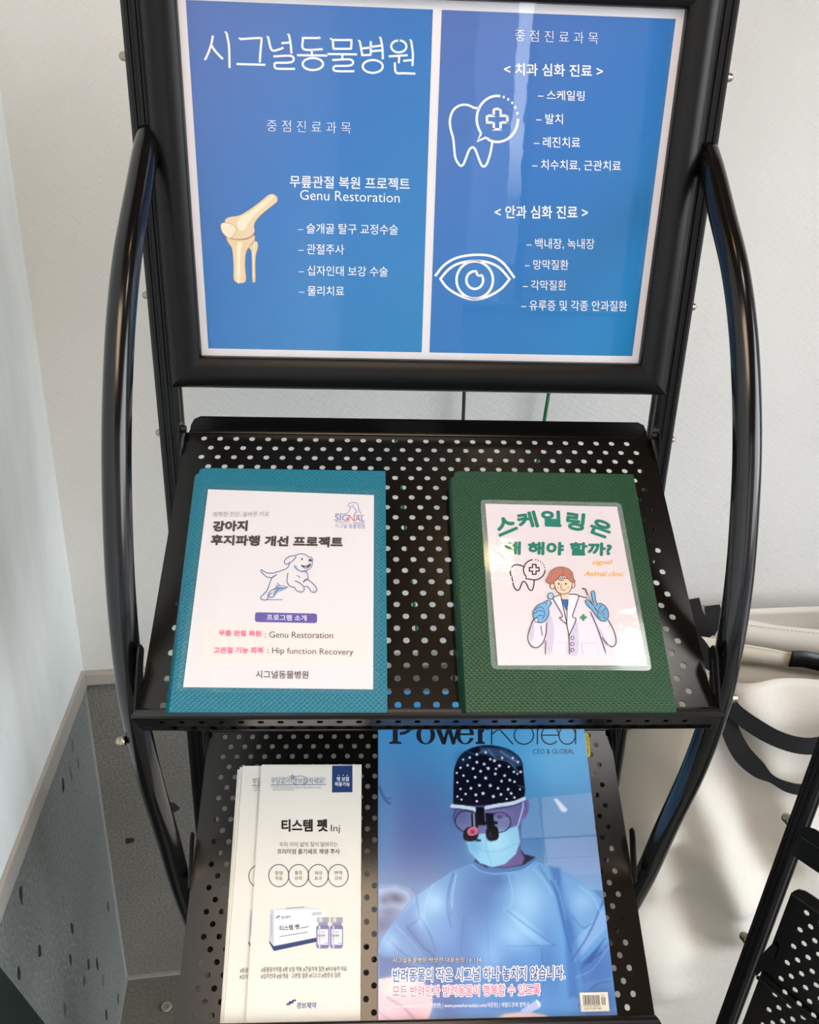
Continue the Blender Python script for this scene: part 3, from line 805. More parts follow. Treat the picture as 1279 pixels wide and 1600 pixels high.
# --- green
gb, M, t = binder('binder', 'green binder with a laminated cartoon dentist card on its cover', [(708, 736), (989, 741), (1057, 1113), (728, 1113)], m_green, m_green_s)
sh = Sheet(M, t + .0012)
card = quad_prism('card', sh, [(757.7, 787), (963.6, 791.7), (1010, 1039.5), (777.5, 1039.5)], mat('pinkish_paper', C(228, 219, 224), .5, .3), gb, .0004)
A = Art(sh, (690, 710), 3.2795)
tg = ink(34, 128, 112); og = ink(246, 178, 64); ol = ink(72, 56, 76); hr = ink(188, 124, 108); hl = ink(160, 92, 82); sk = ink(252, 212, 186); ct = ink(228, 222, 234); cs = ink(206, 200, 222); bl = ink(58, 106, 172); gv = ink(112, 178, 222); gs = ink(84, 150, 204); gp = ink(58, 146, 98); bk = ink(52, 40, 48)
for ch, bl_, br_, tl_ in (('스', (292, 424), (390, 386), (264, 342)), ('케', (398, 386), (499, 374), (376, 300)), ('일', (510, 370), (613, 373), (506, 286)), ('링', (632, 384), (728, 397), (640, 291)), ('은', (748, 402), (852, 436), (776, 322))):
    A.text(ch, bl_, br_, tl_, tg, 2, .004, 3, 4.0)
A.text('왜 해야 할까?', (318, 515), (870, 522), (320, 445), tg, 2, fat=4.2)
A.text('signal', (768, 574), (868, 570), (774, 542), og, 2, .012); A.text('Animal clinic', (728, 625), (930, 626), (736, 598), og, 2, .012)
s = lambda pts, wd=4.5, m=bk, ly=3, sm=4: A.stroke(pts, wd, m, ly, sm)
s([(424, 578), (402, 569), (375, 567), (354, 584), (350, 608), (360, 638), (368, 676), (384, 697), (398, 690), (410, 660), (421, 651), (433, 664), (446, 691), (462, 697), (471, 670), (473, 642)], 6)
A.ring((473, 592), 55, 52, 6, bk, 3, 0, 110); A.ring((473, 592), 55, 52, 6, bk, 3, 138, 262); s([(432, 627), (430, 638), (454, 641)], 6, bk, 3, 0)
for a_ in (-82, -68, -54, -40, -26, -12): A.ellipse((473 + 55 * math.cos(R(a_)), 592 + 52 * math.sin(R(a_))), 3.2, 3.2, bk, 3, 10)
outline(A, plus(473, 590, 25, 9), 6, bk, 3)
coat = [(610, 722), (560, 742), (510, 770), (470, 820), (448, 890), (439, 945), (458, 983), (490, 991), (531, 958), (530, 1026), (842, 1026), (818, 955), (850, 985), (880, 986), (893, 955), (880, 895), (855, 838), (800, 765), (745, 735), (700, 722), (645, 718)]
A.poly(coat, ct, 2)
A.poly([(545, 800), (575, 900), (560, 1010), (540, 1010), (536, 880)], cs, 3, 4); A.poly([(655, 870), (690, 850), (700, 1010), (660, 1020)], cs, 3, 4); A.poly([(462, 850), (475, 900), (460, 960), (448, 930)], cs, 3, 4); A.poly([(800, 880), (830, 930), (850, 975), (825, 960)], cs, 3, 4)
A.poly([(568, 722), (606, 718), (640, 872), (600, 838), (618, 828), (566, 735)], ink(238, 234, 242), 4); A.poly([(650, 718), (700, 724), (688, 770), (668, 832), (686, 846), (648, 930), (640, 872)], ink(238, 234, 242), 4)
A.poly([(608, 744), (648, 744), (646, 775), (637, 803)], bl, 5)
A.poly([(606, 700), (650, 700), (648, 742), (628, 750), (609, 742)], sk, 5)
A.ellipse((566, 676), 12, 15, sk, 5); A.ellipse((670, 670), 11, 15, sk, 5); A.ring((566, 676), 12, 15, 3.5, ol, 6); A.ring((670, 670), 11, 15, 3.5, ol, 6)
face = [(574, 645), (578, 680), (590, 705), (612, 717), (632, 717), (652, 706), (664, 682), (667, 645), (640, 622), (600, 624)]
A.poly(face, sk, 7, 4); A.stroke(face, 3.5, ol, 8, 4, True)
hair = [(556, 664), (532, 652), (545, 628), (555, 604), (580, 586), (612, 580), (648, 590), (668, 612), (672, 636), (681, 656), (660, 656), (646, 638), (622, 620), (602, 632), (578, 652), (566, 664)]
A.poly(hair, hr, 9, 3); A.stroke(hair, 4, hl, 10, 3, True); s([(614, 582), (622, 600), (620, 620)], 3, hl, 10); s([(568, 612), (556, 640)], 2.5, hl, 10); s([(650, 606), (662, 634)], 2.5, hl, 10)
s([(578, 646), (598, 638)], 4, gy, 10, 0); s([(626, 636), (646, 640)], 4, gy, 10, 0)
A.ellipse((612, 637), 14, 13, ink(214, 212, 206), 11); A.ring((612, 637), 14, 13, 3, ol, 12); A.ring((612, 637), 6, 6, 3, ol, 12)
A.ellipse((598, 666), 4.5, 5, bk, 9); A.ellipse((634, 666), 4.5, 5, bk, 9); s([(612, 668), (607, 684), (617, 687)], 3, ol, 9); s([(608, 692), (620, 699), (633, 693)], 3, ol, 9)
A.ellipse((590, 686), 8, 5, ink(250, 186, 164), 8); A.ellipse((646, 684), 8, 5, ink(250, 186, 164), 8)
L_ = lambda pts, wd=4.5: s(pts, wd, ol, 6, 4)
L_([(478, 826), (452, 890), (440, 945), (458, 983), (488, 991), (516, 968), (533, 920), (537, 862)]); L_([(531, 955), (530, 1026)]); L_([(640, 874), (650, 935), (653, 1026)])
L_([(608, 720), (580, 730), (548, 748)]); L_([(608, 722), (640, 872)]); L_([(566, 736), (618, 828), (602, 838), (642, 874)]); L_([(648, 718), (698, 724), (688, 770), (668, 832), (686, 848), (650, 932)]); L_([(698, 726), (745, 738)])
L_([(646, 750), (640, 800), (640, 872)], 3.5); L_([(760, 808), (792, 880), (818, 955), (842, 1026)]); L_([(852, 850), (880, 905), (892, 955), (880, 985), (852, 978), (820, 940)]); L_([(508, 880), (514, 930)], 3.5)
A.ellipse((637, 780), 1, 1, bl, 5)
for y in (942, 973, 1004): A.ellipse((668, y), 7.5, 8, ct, 5); A.ring((668, y), 7.5, 8, 3.5, ol, 6)
A.poly(plus(724, 837, 17, 6), gp, 5)
for x in (560, 716):
    s([(x, 968), (x + 4, 1000), (x + 8, 1024)], 3, cs, 5, 0); s([(x, 968), (x + 78, 968), (x + 84, 1024)], 3, cs, 5, 0)
g1 = [(466, 822), (474, 795), (492, 775), (520, 762), (536, 752), (556, 756), (560, 768), (546, 788), (548, 812), (534, 850), (510, 864), (482, 856)]
A.poly(g1, gv, 7, 4); A.stroke(g1, 3.5, ol, 8, 4, True)
for p in ([(474, 800), (500, 784), (520, 792)], [(470, 820), (496, 802), (520, 810)], [(478, 842), (500, 826), (518, 830)], [(520, 792), (526, 820), (514, 846)], [(528, 762), (540, 772)]): s(p, 3, ol, 8)
s([(552, 742), (538, 790), (488, 856)], 9, ol, 6, 0); s([(552, 742), (540, 775)], 4, ink(214, 212, 216), 9, 0); A.ellipse((483, 852), 9, 10, ink(214, 212, 216), 9); A.ring((483, 852), 9, 10, 3, ol, 10)
A.ellipse((557, 728), 17, 18, ol, 8); A.ellipse((557, 728), 13, 14, ink(158, 200, 232), 9)
g2 = [(734, 756), (742, 746), (760, 758), (778, 776), (764, 716), (770, 702), (782, 708), (790, 762), (815, 766), (840, 784), (852, 812), (850, 842), (832, 857), (806, 848), (786, 824), (770, 800), (748, 780)]
A.poly(g2, gv, 7, 3); A.stroke(g2, 3.5, ol, 8, 3, True)
for p in ([(796, 770), (782, 790), (800, 806)], [(818, 774), (802, 796), (818, 816)], [(838, 790), (822, 810), (834, 828)], [(800, 806), (796, 826), (812, 840)]): s(p, 3, ol, 8)
s([(716, 690), (734, 694), (746, 722), (780, 778), (836, 842)], 6, ol, 9, 4); s([(746, 724), (780, 778), (832, 836)], 2.5, ink(230, 226, 220), 10, 0)
A.print_on(card)
shl = Sheet(M, t + .0007)
lam = quad_prism('laminating_pouch', shl, [(750, 780.5), (970, 785.5), (1018.5, 1048), (767.5, 1045.5)], m_lam, gb, .0004, .005)
shq = Sheet(M, t + .0028)
q4 = [shq.px(c) for c in [(757, 786), (964, 791), (1011, 1040.5), (777, 1040.5)]]
mesh('gloss_film', [(p.x, p.y, shq.h) for p in q4], [(3, 2, 1, 0)], m_lamtop, gb)
# ------------------------------------------------------------------ leaflets on the second shelf
M_SH2 = shelf_matrix(SHELF_Z[1])
m_leaf = mat('cream_leaflet_paper', C(236, 231, 220), .55, .3)
m_edge = mat('leaflet_paper', C(232, 226, 214), .6, .3)
HL = .0040
shL = Sheet(M_SH2, HL)
corners = [(408.3, 1195.8), (564.3, 1195.6), (562.4, 1606), (383.2, 1606)]
P = [shL.px(c) for c in corners]
org = (P[2] + P[3]) / 2
M_LEAF = M_SH2 @ Matrix.Translation((org.x, org.y, HL - .0006))
leaf = empty('leaflet', M_LEAF)
tag(leaf, 'cream injection leaflet lying in front, right beside the surgeon magazine', 'leaflet', 'injection leaflets on the second shelf')
me_body = prism('page', [(p.x - org.x, p.y - org.y) for p in (P[3], P[2], P[1], P[0])], up_, 0, .0006, m_leaf, leaf)
shA = Sheet(M_LEAF, .0006)
A = Art(shA, (320, 1160), 3.6367)
nv = ink(34, 62, 112); nb = ink(48, 78, 140); kk = ink(40, 38, 42); gg = ink(92, 88, 90); lg = ink(176, 172, 172)
A.poly([(723, 133), (838, 132), (838, 283), (722, 285)], nv, 1)
A.text('펫 보험', (748, 222), (818, 221), (748, 196), wh, 2, .012); A.text('적용가능', (737, 250), (823, 249), (737, 226), wh, 2, .016)
for x in (760, 785, 808): A.ellipse((x, 187), 3, 3, wh, 2, 8)
A.text('부담없이', (375, 236), (481, 233), (378, 198), nb, 2, -.004); A.text('펫보험', (500, 233), (577, 231), (502, 202), nb, 2, -.004); A.text('하세요!', (588, 236), (680, 232), (592, 200), nb, 2, -.004)
A.ring((538, 216), 47, 25, 3, nb, 2); A.stroke([(375, 242), (688, 239)], 3.5, nb, 2, 0)
star = [(497 + (13 if k % 2 == 0 else 5) * math.sin(math.pi * k / 5), 196 - (13 if k % 2 == 0 else 5) * math.cos(math.pi * k / 5)) for k in range(10)]
outline(A, star, 2.5, nb, 3)
A.text('* 가입상품과 보험 약관에 따라 자기 부담금, 보상비율, 보장한도 등이 다르니,', (375, 259), (663, 263), (375, 248), gg, 2, .0, 1); A.text('가입한 보험 회사에 문의하십시오.', (382, 273), (508, 273), (382, 263), gg, 2, .0, 1)
A.text('티스템 펫', (435, 509), (697, 508), (435, 437), kk, 2, .004, 3, 2.4); A.text('Inj', (715, 518), (766, 518), (716, 468), kk, 2, -.002)
A.text('우리 아이 삶의 질이 달라지는', (423, 594), (755, 593), (423, 566), gg, 2, .0); A.text('프리미엄 줄기세포 재생 주사', (410, 635), (766, 635), (410, 605), kk, 2, .010)
for cx, a_, b_ in ((420, '항염', '작용'), (532, '통증', '완화'), (644, '재생', '효과'), (757, '면역', '강화')):
    A.ring((cx, 757), 57, 63, 4.5, ink(44, 54, 96), 2)
    A.text(a_, (cx - 21, 753), (cx + 21, 753), (cx - 21, 731), gg, 2, .0); A.text(b_, (cx - 21, 783), (cx + 21, 783), (cx - 21, 761), gg, 2, .0)
# medicine carton and two vials
A.poly([(372, 948), (392, 956), (392, 1186), (364, 1134)], ink(206, 206, 216), 1); A.poly([(372, 948), (565, 929), (682, 948), (392, 956)], ink(222, 221, 226), 1)
A.poly([(392, 956), (682, 948), (682, 1120), (392, 1160)], ink(240, 240, 244), 2); A.poly([(364, 1126), (390, 1158), (392, 1186), (365, 1136)], nv, 3); A.poly([(390, 1158), (640, 1108), (640, 1132), (392, 1186)], nv, 3)
def logo(art, cx, cy, k):
    for dx, dy in ((0, 0), (.55, -.45)):
        art.stroke([(cx - 1.1 * k + dx * k, cy + .55 * k + dy * k), (cx - .5 * k + dx * k, cy + .55 * k + dy * k), (cx + dx * k, cy + .15 * k + dy * k), (cx + .55 * k + dx * k, cy + .15 * k + dy * k)], .42 * k, nb, 3, 4)
logo(A, 415, 990, 12); A.text('경보제약', (432, 1005), (485, 1001), (432, 987), nb, 3, .01)
A.text('티스템 펫', (425, 1073), (537, 1062), (424, 1043), kk, 3, .02); A.stroke([(541, 1056), (590, 1047)], 4, gg, 3, 0); A.stroke([(424, 1104), (584, 1078)], 3.5, gg, 3, 0); A.stroke([(606, 972), (664, 966)], 3, gg, 3, 0); A.stroke([(608, 981), (664, 976)], 3, gg, 3, 0)
A.stroke([(460, 944), (566, 936)], 3, gg, 3, 0); A.stroke([(378, 975), (378, 1100)], 4, lg, 3, 0)
for dx in (0, 79):
    A.rrect([(638 + dx, 994), (704 + dx, 994), (704 + dx, 1024), (638 + dx, 1024)], 6, ink(168, 166, 172), 4); A.poly([(646 + dx, 996), (668 + dx, 996), (668 + dx, 1022), (646 + dx, 1022)], ink(214, 212, 216), 5)
    A.poly([(645 + dx, 1024), (698 + dx, 1024), (698 + dx, 1044), (645 + dx, 1044)], ink(150, 150, 182), 4); A.rrect([(632 + dx, 1040), (706 + dx, 1040), (704 + dx, 1171), (633 + dx, 1171)], 16, ink(126, 126, 172), 4)
    A.poly([(640 + dx, 1062), (700 + dx, 1062), (699 + dx, 1150), (641 + dx, 1150)], ink(242, 242, 246), 5); A.poly([(646 + dx, 1042), (656 + dx, 1042), (656 + dx, 1168), (646 + dx, 1168)], ink(206, 206, 226), 6)
    A.text('티스템 펫', (644 + dx, 1106), (684 + dx, 1105), (644 + dx, 1092), kk, 7, .02); logo(A, 650 + dx, 1078, 5); A.stroke([(660 + dx, 1078), (680 + dx, 1078)], 3, gg, 7, 0); A.stroke([(676 + dx, 1141), (698 + dx, 1141)], 3, gg, 7, 0); A.stroke([(645 + dx, 1116), (696 + dx, 1115)], 2, lg, 7, 0)
A.text('#동물용의약품 #펫 보험 적용 #근골격계 질환 #비수술적 치료', (320, 1306), (806, 1300), (320, 1277), kk, 2, .002, 2)
A.text('#십자인대 #슬개골 · 고관절 질환 #디스크 #염증성 질환', (318, 1343), (771, 1336), (318, 1314), kk, 2, .002, 2)
logo(A, 490, 1474, 25); A.text('경보제약', (520, 1513), (633, 1512), (521, 1477), nb, 2, .014)
A.print_on(me_body)
def leaf_copy(dx, dy, dz, label, rot=0.0):
    r = leaf.copy(); COL.objects.link(r); r.matrix_world = M_SH2 @ Matrix.Translation((org.x + dx, org.y + dy, HL - .0006 + dz)) @ Matrix.Rotation(rot, 4, 'Z')
    r['label'] = label
    p = me_body.copy(); COL.objects.link(p); p.parent = r
    return r
leaf_copy(.0002, .0010, -.0008, 'cream leaflet directly under the front one, only a sliver showing above its top edge')
leaf_copy(-.0205, .0000, -.0016, 'cream injection leaflet half covered by the front leaflet, top of the left pile')
leaf_copy(-.0228, -.0010, -.0024, 'leaflet under the half covered one, its pale left edge showing', .004)
leaf_copy(-.0242, -.0030, -.0032, 'lowest leaflet of the left pile, lying on the black perforated shelf', .008)

# ------------------------------------------------------------------ the magazine
HM = .0070
shM = Sheet(M_SH2, HM)
mc = [(590.8, 1080), (905.4, 1080), (966.0, 1602.5), (590.6, 1602.5)]
P = [shM.px(c) for c in mc]
org2 = (P[2] + P[3]) / 2
M_MAG = M_SH2 @ Matrix.Translation((org2.x, org2.y, .0006))
mag = empty('magazine', M_MAG)
tag(mag, 'magazine with a masked surgeon in star-patterned cap on its blue cover', 'magazine')
q = [(p.x - org2.x, p.y - org2.y) for p in (P[3], P[2], P[1], P[0])]
tM = HM - .0006
prism('pages', [(q[0][0] + .0012, q[0][1] + .0006), (q[1][0] - .0008, q[1][1] + .0006), (q[2][0] - .0008, q[2][1] - .0008), (q[3][0] + .0012, q[3][1] - .0008)], up_, .0003, tM - .0004, mat('magazine_pages', C(215, 214, 212), .6, .3), mag)
prism('back_cover', q, up_, 0, .0003, mat('magazine_back', C(120, 140, 170), .3, .5), mag)
box('spine', (min(q[0][0], q[3][0]) - .0004, min(q[0][0], q[3][0]) + .0010, q[0][1], q[3][1], 0, tM - .0002), mat('magazine_spine', C(60, 96, 150), .3, .5), mag)
# the cover picture: a grid of printed colour
NXp, NYp = 250, 340
X0, X1 = 64.5, 1236.0
gx, gy_ = np.meshgrid(np.linspace(0, 1, NXp), np.linspace(0, 1, NYp))
yt, yb = 1080.0, 1602.5
py = yt + (yb - yt) * gy_
xl = 590.8 - .2 * gy_; xr = 905.4 + (966.0 - 905.4) * gy_
pxx = xl + (xr - xl) * gx
ZX = (pxx - 570) * 3.1195; ZY = (py - 1110) * 3.1195
def s2l(c):
    c = np.asarray(c, float) / 255
    return np.where(c <= .04045, c / 12.92, ((c + .055) / 1.055) ** 2.4)
IMG = np.zeros(ZX.shape + (3,)); 
def paint(mask, col):
    IMG[:] = IMG * (1 - mask[..., None]) + np.asarray(col, float) * mask[..., None]
def smooth(a, b, x):
    t = np.clip((x - a) / (b - a), 0, 1); return t * t * (3 - 2 * t)
def sd_poly(pts):
    P = np.asarray(pts, float); n = len(P)
    d = np.full(ZX.shape, 1e9); ins = np.zeros(ZX.shape, bool)
    for i in range(n):
        a, b = P[i - 1], P[i]; e = b - a
        wx, wy = ZX - a[0], ZY - a[1]
        t = np.clip((wx * e[0] + wy * e[1]) / max(e @ e, 1e-9), 0, 1)
        d = np.minimum(d, np.hypot(wx - e[0] * t, wy - e[1] * t))
        c = ((a[1] > ZY) != (b[1] > ZY))
        xi = a[0] + (ZY - a[1]) * e[0] / (e[1] if abs(e[1]) > 1e-9 else 1e-9)
        ins ^= c & (ZX < xi)
    return np.where(ins, -d, d)
def pp(pts, col, soft=3.0, alpha=1.0, sm=0):
    if sm: pts = [(p[0], p[1]) for p in catmull([(a[0], a[1], 0) for a in pts], sm, True)]
    paint(alpha * (1 - smooth(-soft, soft, sd_poly(pts))), col)
def line(pts, wd, col, soft=2.0, alpha=1.0):
    P = [np.asarray(p[:2]) for p in catmull([(a[0], a[1], 0) for a in pts], 4)]
    d = np.full(ZX.shape, 1e9)
    for a, b in zip(P[:-1], P[1:]):
        e = b - a; wx, wy = ZX - a[0], ZY - a[1]; t = np.clip((wx * e[0] + wy * e[1]) / max(e @ e, 1e-9), 0, 1)
        d = np.minimum(d, np.hypot(wx - e[0] * t, wy - e[1] * t))
    paint(alpha * (1 - smooth(wd / 2 - soft, wd / 2 + soft, d)), col)
def blob(c, rx, ry, col, alpha=1.0, rot=0.0):
    dx, dy = ZX - c[0], ZY - c[1]; ca, sa = math.cos(R(rot)), math.sin(R(rot))
    u = (dx * ca + dy * sa) / rx; v_ = (-dx * sa + dy * ca) / ry
    paint(alpha * np.exp(-(u * u + v_ * v_)), col)
IMG[:] = (92, 130, 180)
paint(smooth(1200, 60, ZY) , (84, 134, 186)); paint(smooth(500, 0, ZY) * .8, (70, 150, 204)); paint(smooth(200, 520, ZX) * smooth(700, 100, ZY) * .6, (92, 166, 214))
blob((250, 620), 220, 300, (92, 108, 162), .9); blob((110, 500), 60, 300, (110, 140, 186), .5); blob((900, 250), 250, 160, (104, 176, 220), .6)
pp([(860, 425), (1120, 400), (1180, 880), (880, 860)], (132, 162, 204), 4, .75); pp([(750, 440), (850, 420), (872, 620), (760, 628)], (124, 158, 202), 4, .6); pp([(880, 628), (1150, 610), (1180, 800), (886, 800)], (140, 160, 206), 4, .5)
line([(845, 420), (885, 740)], 6, (96, 124, 176), 3, .7); line([(760, 628), (1130, 610)], 6, (84, 112, 168), 3, .8); line([(890, 720), (1120, 712)], 5, (120, 140, 190), 3, .6)
pp([(920, 432), (935, 430), (988, 485), (972, 497), (955, 490)], (228, 226, 236), 6, .9)
pp([(66, 850), (150, 845), (215, 865), (250, 905), (200, 1010), (110, 1080), (66, 1100)], (120, 142, 186), 5); pp([(66, 870), (150, 862), (210, 885), (225, 920), (160, 1000), (66, 1010)], (150, 170, 206), 6, .8)
blob((150, 915), 46, 26, (66, 72, 106), .85, 12); blob((95, 925), 30, 24, (80, 88, 124), .7); blob((120, 985), 60, 30, (84, 94, 136), .7); blob((90, 1050), 60, 50, (78, 90, 136), .8)
line([(70, 375), (95, 430), (120, 455)], 12, (62, 92, 140), 6, .8); line([(95, 430), (128, 428)], 8, (62, 92, 140), 5, .6)
# gown
gown = [(66, 1170), (90, 1100), (160, 1010), (250, 905), (330, 845), (430, 780), (520, 745), (570, 770), (640, 775), (740, 765), (830, 735), (900, 760), (1000, 800), (1090, 860), (1150, 920), (1185, 1060), (1240, 1530), (1240, 1640), (60, 1640)]
pp(gown, (104, 152, 204), 4)
blob((560, 900), 130, 170, (76, 118, 178), .75, 10); blob((800, 900), 110, 160, (138, 180, 220), .6, -10); blob((500, 1180), 180, 220, (84, 132, 194), .6); blob((300, 960), 90, 60, (130, 172, 214), .7, -35)
blob((740, 1060), 120, 120, (134, 178, 220), .6); blob((720, 1300), 200, 150, (80, 132, 196), .6); blob((640, 830), 60, 40, (66, 104, 164), .6)
pp([(680, 965), (760, 1000), (920, 1140), (860, 1150), (760, 1075)], (150, 190, 228), 14, .7); line([(690, 975), (790, 1050), (925, 1145)], 9, (74, 118, 180), 6, .6); line([(690, 1150), (920, 1145)], 6, (72, 120, 182), 4, .5)
pp([(900, 760), (950, 770), (960, 900), (1000, 1060), (1030, 1250), (1040, 1400), (990, 1400), (975, 1100), (930, 900)], (70, 112, 178), 14, .7); pp([(960, 800), (1090, 860), (1150, 930), (1165, 1010), (1060, 1090), (1000, 980)], (116, 156, 206), 14, .8)
pp([(1165, 950), (1180, 1060), (1020, 1230), (1012, 1130), (1080, 1060)], (136, 168, 214), 9, .8); pp([(1190, 1130), (1210, 1300), (1060, 1330), (1040, 1250), (1110, 1180)], (92, 124, 186), 10, .8); pp([(1040, 1235), (1060, 1230), (1100, 1190), (1170, 1110), (1100, 1230)], (52, 78, 136), 8, .7)
line([(1160, 930), (1090, 1090), (1010, 1215)], 8, (62, 96, 158), 6, .7); line([(1150, 1180), (1060, 1250)], 9, (58, 86, 146), 6, .7); blob((1140, 1420), 110, 110, (70, 92, 150), .8)
pp([(160, 1010), (250, 930), (270, 1000), (230, 1060), (330, 1180), (380, 1320), (330, 1400), (180, 1300), (66, 1200), (90, 1110)], (90, 136, 192), 12, .8); line([(205, 1055), (280, 1150), (335, 1200), (365, 1330)], 10, (48, 84, 142), 7, .8); pp([(66, 1190), (200, 1230), (330, 1290), (340, 1420), (210, 1370), (66, 1310)], (58, 92, 152), 14, .85)
line([(250, 910), (262, 1010), (205, 1060)], 7, (64, 104, 164), 5, .6); line([(430, 790), (405, 900), (420, 1000)], 10, (82, 126, 184), 8, .6); line([(850, 760), (905, 850), (960, 920)], 9, (78, 122, 182), 7, .6)
blob((400, 1420), 90, 200, (46, 84, 148), .7); blob((640, 1470), 260, 60, (62, 112, 178), .5)
pp([(520, 745), (545, 735), (600, 765), (690, 765), (770, 755), (830, 715), (845, 735), (760, 785), (640, 798), (560, 782)], (78, 122, 182), 3); line([(522, 752), (570, 785), (640, 795), (760, 780), (838, 732)], 5, (150, 190, 226), 2, .7)
# crisper creases of the gown
for P_, w__, c__ in (([(430, 800), (410, 870), (400, 960), (420, 1060)], 8, (66, 108, 170)), ([(445, 800), (428, 880), (424, 960)], 7, (146, 188, 226)), ([(560, 830), (590, 960), (600, 1150)], 6, (86, 132, 192)), ([(700, 800), (720, 900), (710, 960)], 6, (140, 184, 224)), ([(820, 770), (880, 840), (910, 900)], 7, (140, 184, 224)), ([(905, 830), (935, 900), (965, 1030), (1000, 1180)], 8, (56, 98, 166)), ([(925, 830), (950, 900), (980, 1020)], 6, (132, 172, 218)), ([(330, 850), (300, 930), (290, 1010)], 7, (134, 176, 218)), ([(270, 1010), (320, 1100), (345, 1180)], 7, (56, 94, 152)), ([(110, 1110), (180, 1180), (290, 1240)], 8, (60, 98, 156)), ([(150, 1050), (220, 1120), (300, 1220)], 6, (128, 168, 212)), ([(600, 1150), (610, 1300), (590, 1460)], 8, (76, 122, 186)), ([(860, 1160), (870, 1300), (850, 1420)], 8, (78, 126, 190)), ([(480, 1000), (470, 1150), (490, 1300)], 9, (72, 116, 180)), ([(1050, 860), (1110, 910), (1150, 990)], 6, (150, 184, 224)), ([(1010, 1000), (1060, 1060), (1100, 1040)], 6, (74, 112, 174)), ([(1030, 1300), (1110, 1260), (1190, 1150)], 7, (140, 170, 216)), ([(1040, 1440), (1120, 1340), (1200, 1320)], 7, (66, 92, 152)), ([(940, 770), (948, 830), (930, 850)], 5, (70, 112, 176))):
    line(P_, w__, c__, 3.5, .6)
for c_, rx_, ry_, al, rot_ in (((560, 920), 90, 150, .45, 8), ((330, 1230), 60, 150, .6, -25), ((150, 1240), 110, 50, .55, 20), ((420, 1330), 70, 160, .5, 0), ((680, 1330), 150, 120, .40, 0), ((900, 1250), 60, 220, .40, -8), ((1010, 1100), 24, 200, .55, -12), ((230, 1080), 40, 70, .45, -40), ((1120, 1240), 70, 60, .4, 0), ((480, 1130), 40, 160, .35, 0)):
    blob(c_, rx_, ry_, (58, 100, 166), al, rot_)
for c_, rx_, ry_, al, rot_ in (((790, 930), 70, 90, .55, -10), ((730, 1100), 70, 60, .5, 20), ((340, 930), 50, 60, .55, -40), ((120, 1130), 40, 50, .5, 0), ((1060, 930), 60, 60, .5, 20), ((620, 1200), 60, 80, .4, 0), ((270, 1010), 26, 60, .4, -20)):
    blob(c_, rx_, ry_, (156, 194, 228), al, rot_)
# neck, face, ear
pp([(530, 735), (560, 700), (740, 650), (775, 700), (830, 715), (770, 755), (690, 768), (590, 766)], (30, 34, 66), 3); pp([(560, 720), (700, 690), (745, 660), (778, 720), (765, 752), (690, 766), (600, 764)], (112, 96, 148), 5)
pp([(770, 440), (795, 432), (802, 460), (795, 500), (772, 535), (762, 520)], (122, 112, 162), 3); line([(780, 450), (788, 480), (775, 510)], 5, (78, 72, 124), 3, .7)
pp([(440, 470), (770, 440), (762, 560), (745, 640), (490, 620), (445, 560)], (112, 108, 160), 3); blob((650, 510), 60, 26, (142, 134, 182), .7); blob((470, 520), 40, 40, (80, 82, 134), .8); pp([(735, 560), (760, 560), (758, 700), (720, 690)], (104, 96, 152), 4); line([(600, 520), (650, 508), (700, 520)], 5, (50, 48, 90), 3, .8); blob((655, 520), 14, 8, (34, 34, 66), .9)
# cap
cap = [(440, 475), (430, 420), (432, 340), (436, 280), (460, 225), (500, 192), (560, 172), (620, 170), (690, 185), (740, 215), (765, 250), (772, 310), (776, 420), (700, 445), (600, 462), (520, 465)]
pp(cap, (26, 30, 52), 3, 1, 3); pp([(560, 178), (680, 185), (745, 225), (765, 265), (730, 280), (690, 240), (620, 225), (560, 210)], (84, 112, 156), 12, .7); line([(600, 190), (640, 235), (700, 250), (745, 300)], 7, (140, 170, 206), 4, .5); line([(500, 200), (540, 215), (580, 195)], 8, (120, 148, 186), 5, .4); line([(660, 200), (720, 240), (750, 250)], 6, (150, 180, 214), 4, .6); line([(745, 365), (775, 375)], 5, (140, 166, 200), 3, .5); blob((480, 240), 40, 40, (60, 80, 124), .5)
# mask
pp([(482, 605), (600, 600), (690, 580), (745, 560), (756, 640), (735, 700), (680, 750), (620, 764), (560, 745), (510, 690)], (142, 196, 228), 4); blob((640, 640), 60, 60, (176, 218, 240), .7); blob((530, 660), 40, 60, (112, 166, 210), .7); line([(590, 612), (592, 680), (620, 755)], 5, (110, 166, 210), 3, .6); line([(490, 650), (620, 690), (750, 645)], 5, (116, 172, 214), 4, .5); line([(745, 560), (768, 480), (770, 450)], 5, (190, 220, 240), 2, .9)
# loupes
line([(424, 466), (470, 470), (530, 480), (540, 492)], 17, (196, 208, 226), 2.5); line([(590, 474), (650, 462), (720, 452), (775, 430)], 17, (196, 208, 226), 2.5); line([(428, 480), (500, 488), (540, 498)], 6, (60, 70, 110), 2, .8); line([(598, 486), (700, 470), (760, 452)], 6, (60, 70, 110), 2, .8)
for c_, rx_, ry_ in (((492, 540), 52, 50), ((655, 545), 55, 48)):
    an = [(c_[0] + rx_ * math.cos(R(a)), c_[1] + ry_ * math.sin(R(a))) for a in range(0, 361, 24)]
    pp(an, (150, 164, 204), 3, .25); line(an, 5, (48, 44, 70), 2)
pp([(540, 470), (580, 470), (585, 560), (540, 560)], (22, 22, 40), 3); line([(440, 490), (432, 520), (445, 560), (470, 585)], 6, (60, 60, 96), 2, .8)
pp([(516, 505), (545, 500), (552, 575), (520, 575)], (40, 42, 66), 3); line([(530, 505), (533, 570)], 7, (150, 160, 196), 2.5); pp([(585, 500), (625, 500), (632, 585), (596, 590)], (30, 30, 52), 3); line([(545, 550), (640, 548)], 14, (20, 20, 36), 3)
